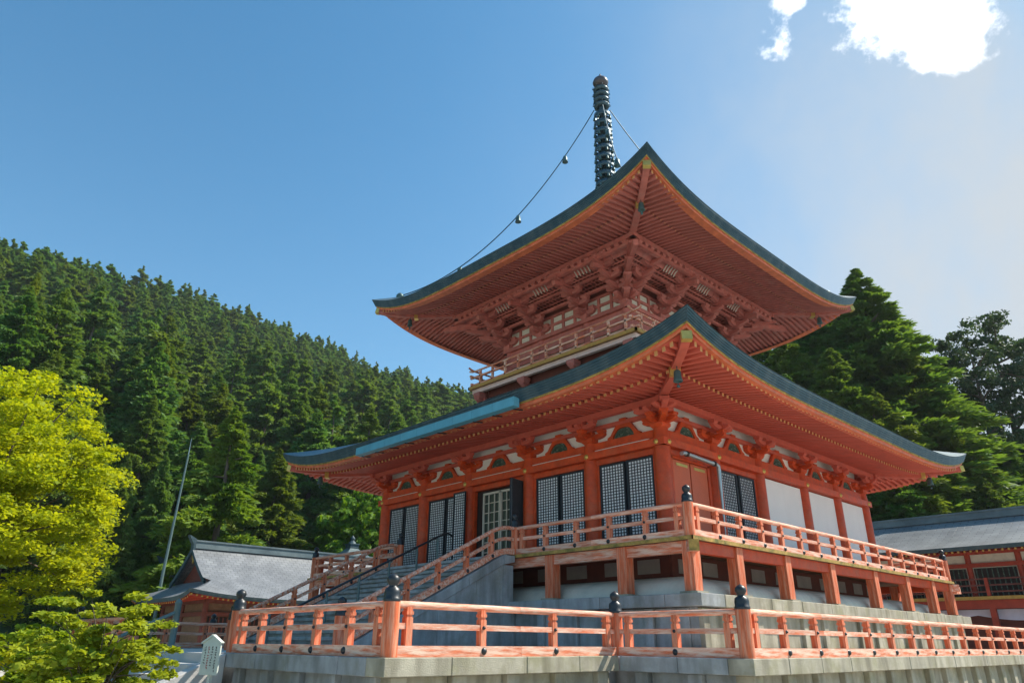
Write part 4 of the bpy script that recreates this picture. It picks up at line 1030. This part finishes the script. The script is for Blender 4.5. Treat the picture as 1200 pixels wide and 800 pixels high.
# ------------------------------------------------------------------ trees
NPR = np.random.default_rng(11)
def quad_mesh(name, C, A, Bv, mats):
    """one small quad (leaf spray) at each centre C with half axes A, Bv"""
    n = len(C); V = np.empty((n,4,3), np.float32)
    V[:,0] = C-A-Bv*.6; V[:,1] = C+A*.55-Bv; V[:,2] = C+A*1.1+Bv*.25; V[:,3] = C-A*.35+Bv
    me = bpy.data.meshes.new(name); me.vertices.add(4*n); me.vertices.foreach_set('co', V.reshape(-1))
    me.loops.add(4*n); me.loops.foreach_set('vertex_index', np.arange(4*n, dtype=np.int32))
    me.polygons.add(n); me.polygons.foreach_set('loop_start', np.arange(0,4*n,4, dtype=np.int32)); me.polygons.foreach_set('loop_total', np.full(n,4,np.int32))
    me.materials.append(mats); me.update(); me.validate(); return me
def unit(v): return v/np.maximum(1e-6, np.linalg.norm(v, axis=-1, keepdims=True))
def leaves_on_tufts(T, Rad, per, size, flat=.75, jit=.55, out=None, ls=None):
    """leaf sprays lying on the skin of many small ellipsoid tufts: lit tops, shaded undersides"""
    n = len(T); d = unit(NPR.normal(size=(n,per,3))); d[...,2] = np.abs(d[...,2])*np.where(NPR.random((n,per)) < .72, 1, -1)
    P = T[:,None,:]+d*Rad[:,None,None]*np.array([1,1,flat])*(.55+.5*NPR.random((n,per,1)))
    if out is not None: P = P+out[:,None,:]*Rad[:,None,None]*(.5*NPR.random((n,per,1)))
    nrm = unit(d+NPR.normal(size=d.shape)*jit); a = unit(np.cross(nrm, NPR.normal(size=d.shape))); b = np.cross(nrm, a)
    sz = size*(.6+.9*NPR.random((n,per,1)))*(1 if ls is None else ls[:,None,None])
    if out is not None:      # conifers: narrow sprays pointing out and drooping
        a = unit(d*.7+out[:,None,:]*.9+np.array([0,0,-.25])+NPR.normal(size=d.shape)*.45); b = unit(np.cross(nrm, a))
        return P.reshape(-1,3), (a*sz*1.5).reshape(-1,3), (b*sz*.42).reshape(-1,3)
    return P.reshape(-1,3), (a*sz).reshape(-1,3), (b*sz*.6).reshape(-1,3)
def conifer_crown(name, H, R, nt, per, size, base=.14, pw=.85, mats=None, spread=1.0, lump=.22):
    """branches in loose whorls, each a row of tufts from the stem to a drooping tip"""
    m = 6; nb = nt//m; hb = base+(1-base)*(np.arange(nb)+NPR.random(nb))/nb; hb = 1-(1-hb)**1.12*(1-base)/(1-base)**1.12
    ab = NPR.random(nb)*2*math.pi; ph = NPR.random(4)*6
    ln = R*np.maximum(.0,1-hb)**pw*np.minimum(1,(hb-base)/.10+.5)*(.85+.28*NPR.random(nb))*(1+lump*np.sin(hb*30+ph[0])*np.minimum(1,(1-hb)*6))+.05
    f = (np.arange(m)+.6)/m; f = .18+.82*f
    rr = ln[:,None]*f; az = ab[:,None]+NPR.normal(size=(nb,m))*.10*(1.2-f); h = hb[:,None]+0*rr
    z = h*H + rr*(.22-.34*f)*(.4+.9*(1-h)) + NPR.normal(size=rr.shape)*.12
    T = np.stack([np.cos(az)*rr, np.sin(az)*rr, z], -1).reshape(-1,3)
    Rad = ((.26+.10*R)*(.55+.5*np.sin(np.minimum(1,f*1.1)*2.2))[None,:]*(.10+1.05*(1-h)**.8)*(.75+.5*NPR.random(rr.shape))*spread).reshape(-1)
    o = np.stack([np.cos(az), np.sin(az), np.full_like(az,-.12)], -1).reshape(-1,3)
    return quad_mesh(name, *leaves_on_tufts(T, Rad, per, size, .55, .6, o, (.28+.72*np.minimum(1,(1-h)*5)).reshape(-1)), mats)
def trunk_mesh(name, H, r, n=8, m_=None, limbs=0, R=3):
    mb = MB(); mb.tube([(0,0,-1.5),(.0,0,0),(.05,.03,H*.3),(-.04,.05,H*.6),(0,0,H*.97)], [r*1.25,r,r*.8,r*.5,r*.08], n)
    q = random.Random(int(H*10))
    for i in range(limbs):
        h = H*(.25+.65*i/max(1,limbs)); a = i*2.4; l = R*(1-h/H)*.8+.4; mb.tube([(0,0,h),(math.cos(a)*l*.5,math.sin(a)*l*.5,h+.05),(math.cos(a)*l,math.sin(a)*l,h-.1*l+.3)], [r*.3,r*.2,r*.06], 5)
    return mb.mesh(name, m_ or M['bark'])
PROTO = []; BIG = []
for i, (H, R, mk) in enumerate(((24,4.3,'cedar'),(22,4.9,'cedar'),(26,4.0,'cedar_bright'),(20,4.2,'cedar_far'))):
    PROTO.append((trunk_mesh('trunk', H, .34, 7, None, 14, R), conifer_crown('crown', H, R*1.2, 1150, 62, .15, .08, .80+.06*i, M[mk], 1.15, .12), H))
for i, (H, R) in enumerate(((32,6.4),(30,7.2))): BIG.append((trunk_mesh('trunk', H, .45, 8, None, 20, R), conifer_crown('crown', H, R, 2300, 66, .15, .06, .80, M['cedar'], .95, .14), H))
FARP = []
for i, (H, R) in enumerate(((21,3.9),(23,3.5),(19,4.2))):
    FARP.append((trunk_mesh('trunk', H, .32, 5), conifer_crown('crown', H, R*1.2, 330, 36, .25, .08, .82, M['cedar_far'], 1.3, .12), H))
def place_tree(proto, x, y, z, h, yaw, label, group, wid=1.0, name='cedar_tree', cat='tree'):
    t = thing(name, label, cat, group, (x,y,z)); s_ = h/proto[2]; mw = Matrix.Rotation(yaw,4,'Z') @ Matrix.Diagonal((s_*wid,s_*wid,s_,1))
    link('trunk', proto[0], t, mw); link('crown', proto[1], t, mw); return t
def pix(p):
    v = Vector(p)-CAM; d = v.dot(_fw)
    return (600+FPX*v.dot(RT)/d, 400-FPX*v.dot(UP)/d, d) if d > 1 else (-9999,-9999,d)
# forest on the hillside
cand = []
q = random.Random(21); gx = 6.2
for i in range(-54, 108):
    for j in range(0, 38):
        x = -54-j*gx+q.uniform(-3,3); y = i*gx+q.uniform(-3,3); zz = hz(x, y); xr, zr = ridge(y)
        if x < xr-14: continue
        if zz < -3.5: continue
        h = q.choice((q.uniform(13,18), q.uniform(16,22), q.uniform(19,25))); fs = max(0, 1-(zz+4)/70); h *= 1+.2*fs
        if q.random() < .1*fs: continue
        u, v, d = pix((x,y,zz+h*.8))
        if -160 < u < 1330 and v < 800: cand.append((d, x, y, zz, h, u))
cand.sort()
vis = [c for c in cand if -40 < c[5] < 640][:285]; vs_ = set(id(c) for c in vis)
rest = [c for c in cand if id(c) not in vs_]
for n, (d, x, y, zz, h, u) in enumerate(vis):
    near = d < 95
    P_ = PROTO[q.choice((0,0,1,1,2,3))] if near else (PROTO[3] if d < 120 and q.random() < .5 else FARP[n % 3])
    lab = 'tall dark cedar in the front rows of the hillside forest' if near else 'conifer standing higher up in the hillside forest'
    place_tree(P_, x, y, zz-.3, h*(1.05 if near else 1), q.uniform(0,6.28), lab, 'cedars in the front rows of the hillside forest' if near else 'conifers higher up the hillside forest', q.uniform(1.0,1.5))
def scatter(name, pts, protos, label):
    """the rest of the wood: one object, copies of the same crowns set on points"""
    me = bpy.data.meshes.new(name); me.from_pydata([(c[1],c[2],c[3]-.3) for c in pts], [], [])
    for n_, t_ in (('tscale','FLOAT_VECTOR'),('trot','FLOAT_VECTOR'),('tidx','INT')): me.attributes.new(n_, t_, 'POINT')
    at_s = me.attributes['tscale']; at_r = me.attributes['trot']; at_i = me.attributes['tidx']
    for i, c in enumerate(pts):
        k = i % len(protos); s_ = c[4]/protos[k][2]; w = s_*q.uniform(1.05,1.6); at_s.data[i].vector = (w,w,s_); at_r.data[i].vector = (0,0,q.uniform(0,6.28)); at_i.data[i].value = k
    ob = link(name, me); ob['kind'] = 'stuff'; tag(ob, label, 'forest')
    ng = bpy.data.node_groups.new(name, 'GeometryNodeTree'); ng.interface.new_socket('Geometry', in_out='INPUT', socket_type='NodeSocketGeometry'); ng.interface.new_socket('Geometry', in_out='OUTPUT', socket_type='NodeSocketGeometry')
    N = ng.nodes.new; L = ng.links.new; gi = N('NodeGroupInput'); go = N('NodeGroupOutput'); gti = N('GeometryNodeGeometryToInstance')
    for p in reversed(protos):
        oi = N('GeometryNodeObjectInfo'); oi.inputs['Object'].default_value = p[3]; oi.inputs['As Instance'].default_value = True; oi.transform_space = 'ORIGINAL'
        L(oi.outputs['Geometry'], gti.inputs[0])
    def att(n_, t_):
        a = N('GeometryNodeInputNamedAttribute'); a.data_type = t_; a.inputs[0].default_value = n_; return [x for x in a.outputs if x.enabled and x.name == 'Attribute'][0]
    ip = N('GeometryNodeInstanceOnPoints'); ip.inputs['Pick Instance'].default_value = True
    L(gi.outputs[0], ip.inputs['Points']); L(gti.outputs[0], ip.inputs['Instance']); L(att('tidx','INT'), ip.inputs['Instance Index']); L(att('trot','FLOAT_VECTOR'), ip.inputs['Rotation']); L(att('tscale','FLOAT_VECTOR'), ip.inputs['Scale'])
    L(ip.outputs[0], go.inputs[0]); md = ob.modifiers.new('scatter','NODES'); md.node_group = ng
    return ob
# crown objects of placed far trees serve as the sources
src = []
for p in FARP:
    o = next(ob for ob in COL.objects if ob.data == p[1]); src.append((p[0], p[1], p[2], o))
scatter('forest', rest, src, 'mass of distant conifers covering the upper hillside up to the ridge')
print('trees', len(vis), len(rest))
# single trees that stand out
def px_tree(px, ytop, dep, zbase, proto, label, group=None, wid=1.0, name='cedar_tree', yaw=0):
    t = at(px, ytop, dep); return place_tree(proto, t.x, t.y, zbase, t.z-zbase, yaw, label, group, wid, name)
BR = PROTO[2]; BR2 = (trunk_mesh('trunk', 18, .3, 7, None, 10, 4), conifer_crown('crown', 18, 4.6, 1000, 62, .14, .03, .9, M['cedar_bright'], 1.0, .25), 18)
px_tree(277, 478, 58, -4.2, BR2, 'bright green pointed cedar standing alone behind the grey hall ridge', None, 1.25)
px_tree(152, 532, 56, -4.2, PROTO[3], 'dark green narrow cedar behind the yellow-green maple', None, .8)
px_tree(196, 530, 60, -4.2, PROTO[3], 'slim dark cedar right beside the tall thin pole', None, .8)
px_tree(118, 480, 62, -4.2, PROTO[0], 'tall cedar rising just above the yellow-green maple crown', None, .9)
G_ = 'big cedars behind the long vermilion hall'
for i, (px, yt, dp, pi, w) in enumerate(((1003,318,60,0,1.55),(948,362,62,1,1.3),(893,398,66,0,1.4),(918,392,60,1,1.3),(975,372,64,0,1.3),(1052,398,58,1,1.25),(1088,440,62,0,1.2),(1028,372,66,1,1.25),(972,410,55,1,1.3),(1108,480,66,0,1.3),(920,440,56,0,1.3),(1018,455,53,1,1.4),(1068,490,53,0,1.4),(1130,530,56,1,1.5),(1180,525,58,0,1.5),(1215,500,62,1,1.4),(1150,560,52,1,1.4),(1090,560,51,0,1.4),(1040,540,50,1,1.3))):
    lab = ['tallest pointed cedar above the long hall, beside the upper roof tip'][0] if i == 0 else 'broad dark cedar in the clump behind the long vermilion hall'
    px_tree(px, yt, dp, -4.2, BIG[pi], lab, None if i == 0 else G_, w*1.12, yaw=i*1.7)
# open-crowned pines with bare trunks
def open_crown(name, H, R, nt, per, size, m_):
    n = nt; az = NPR.random(n)*6.28; h = .36+.64*NPR.random(n); rr = R*np.sqrt(np.maximum(.02,1-((h-.66)/.36)**2))*np.sqrt(NPR.random(n))
    lay = np.round(h*11)/11*.6+h*.4
    T = np.stack([np.cos(az)*rr, np.sin(az)*rr, lay*H], -1); Rad = .45+.5*NPR.random(n)
    return quad_mesh(name, *leaves_on_tufts(T, Rad, per, size, .45, .7), m_)
def pine_trunk(H, r, R):
    mb = MB(); mb.tube([(0,0,-1),(0,0,0),(.2,.1,H*.3),(.1,.35,H*.6),(.3,.2,H*.95)], [r*1.2,r,r*.85,r*.6,r*.12], 9); w = random.Random(int(H*7))
    for i in range(26):
        h = H*(.42+.5*i/26); a = i*2.4+w.random(); l = R*w.uniform(.5,.95); mb.tube([(.15,.2,h),(math.cos(a)*l*.5,math.sin(a)*l*.5,h+.5),(math.cos(a)*l,math.sin(a)*l,h+w.uniform(.2,1.2))], [r*.3,r*.18,r*.05], 5)
    return mb.mesh('trunk', M['bark'])
for i, (px, yt, dp, w, R) in enumerate(((1126,392,63,1.0,3.0),(1158,376,65,1.0,3.4),(1198,404,62,1.0,3.4),(1096,405,68,.8,2.8))):
    pr = (pine_trunk(26, .38, R), open_crown('crown', 26, R*1.1, 210, 64, .12, M['pine']), 26)
    px_tree(px, yt, dp, -4.2, pr, 'tall dark pine with bare trunk and open crown beyond the long hall', 'open-crowned pines beyond the long hall', w, 'pine_tree', i*1.3)
# broadleaf tree beside the pagoda
def broad_tree(name, label, x, y, zb, H, R, nt, per, size, mk, zc=.62, cat='tree', flat=.7, wid=(1,1,1), tr=.16, pads=False, group=None):
    t = thing(name, label, cat, group, (x,y,zb)); n = nt; d = unit(NPR.normal(size=(n,3))); rad = NPR.random((n,1))**.45
    T = d*rad*np.array([R*wid[0],R*wid[1],H*(1-zc)])+np.array([0,0,H*zc]); T[:,2] = np.maximum(T[:,2], .12*H)
    Rad = (R*.13)*(.6+.8*NPR.random(n))
    if pads:
        d2 = unit(NPR.normal(size=(n,per,3))); P = T[:,None,:]+d2*np.sqrt(NPR.random((n,per,1)))*Rad[:,None,None]*np.array([1.25,1.25,.42])
        P[...,2] -= ((P[...,0]-T[:,None,0])**2+(P[...,1]-T[:,None,1])**2)*.3/R*2
        nr = unit(np.array([0,0,1])+NPR.normal(size=d2.shape)*.5); a = unit(np.cross(nr, NPR.normal(size=d2.shape))); b = np.cross(nr,a); sz_ = size*(.6+.8*NPR.random((n,per,1)))
        C, A_, B_ = P.reshape(-1,3), (a*sz_).reshape(-1,3), (b*sz_*.8).reshape(-1,3)
    else: C, A_, B_ = leaves_on_tufts(T, Rad, per, size, flat, .7)
    link('crown', quad_mesh('crown', C, A_, B_, M[mk]), t)
    mb = MB(); w = random.Random(5); mb.tube([(0,0,-.3),(.05,0,H*.15),(-.05,.08,H*.35),(0,0,H*.6)], [tr*1.2,tr,tr*.8,tr*.5], 9)
    for i in range(0, n, max(1, n//46)):
        e_ = Vector(T[i].tolist()); h = H*w.uniform(.15,.55); mid = Vector((e_.x*.45,e_.y*.45,(h+e_.z)/2+.12*H*w.random()*.4)); mb.tube([(0,0,h),mid,e_], [tr*.38,tr*.2,tr*.05], 5)
    link('trunk', mb.mesh('trunk', M['bark']), t); return t
p = at(424, 640, 74); broad_tree('broadleaf_tree', 'fresh green broadleaf tree behind the stair railing, behind the small pavilion', p.x, p.y, -4.2, at(424,574,74).z+4.2, 5.0, 300, 90, .2, 'broad', .6)
p = at(335, 640, 70); broad_tree('broadleaf_tree', 'green bushy tree behind the grey hall beside the bright cedar', p.x, p.y, -4.2, 9, 4, 200, 50, .22, 'broad', .55)
# yellow-green maple and the young tree in front of it
p = at(-34, 600, 21); broad_tree('maple_tree', 'large yellow-green maple with layered leafy branches', p.x, p.y, -4.2, 9.7, 3.75, 440, 230, .052, 'maple', .56, pads=True, wid=(1,1,1), tr=.2)
p = at(118, 770, 12.2); broad_tree('young_tree', 'young light green tree with narrow leaves beside the terrace steps', p.x, p.y, -4.2, 2.75, 1.12, 120, 110, .042, 'shrub', .60, pads=True, tr=.05)
p = at(50, 770, 13.5); broad_tree('young_tree', 'leafy light green sapling between the maple and the stone steps', p.x, p.y, -4.2, 2.5, 1.05, 100, 110, .042, 'shrub', .55, pads=True, tr=.05)
p = at(15, 800, 15); broad_tree('hedge_bush', 'low clipped yellow-green bush under the maple', p.x, p.y, -4.2, 1.7, 1.3, 160, 60, .05, 'maple', .5, 'bush')

# ------------------------------------------------------------------ summer haze in the air
hb_ = MB(); hb_.box(-1600,1600,-1600,1600,-6.2,190); hzo = hb_.build('haze', None); stuff(hzo); tag(hzo, 'thin bluish summer haze in front of the far ridge', 'haze')
hm = bpy.data.materials.new('haze_air'); hm.use_nodes = True; nt = hm.node_tree; nt.nodes.remove(nt.nodes['Principled BSDF'])
pv_ = nt.nodes.new('ShaderNodeVolumePrincipled'); pv_.inputs['Color'].default_value = (.86,.93,1,1); pv_.inputs['Density'].default_value = .00016; pv_.inputs['Anisotropy'].default_value = .2
nt.links.new(pv_.outputs[0], nt.nodes['Material Output'].inputs['Volume']); hzo.data.materials.clear(); hzo.data.materials.append(hm)
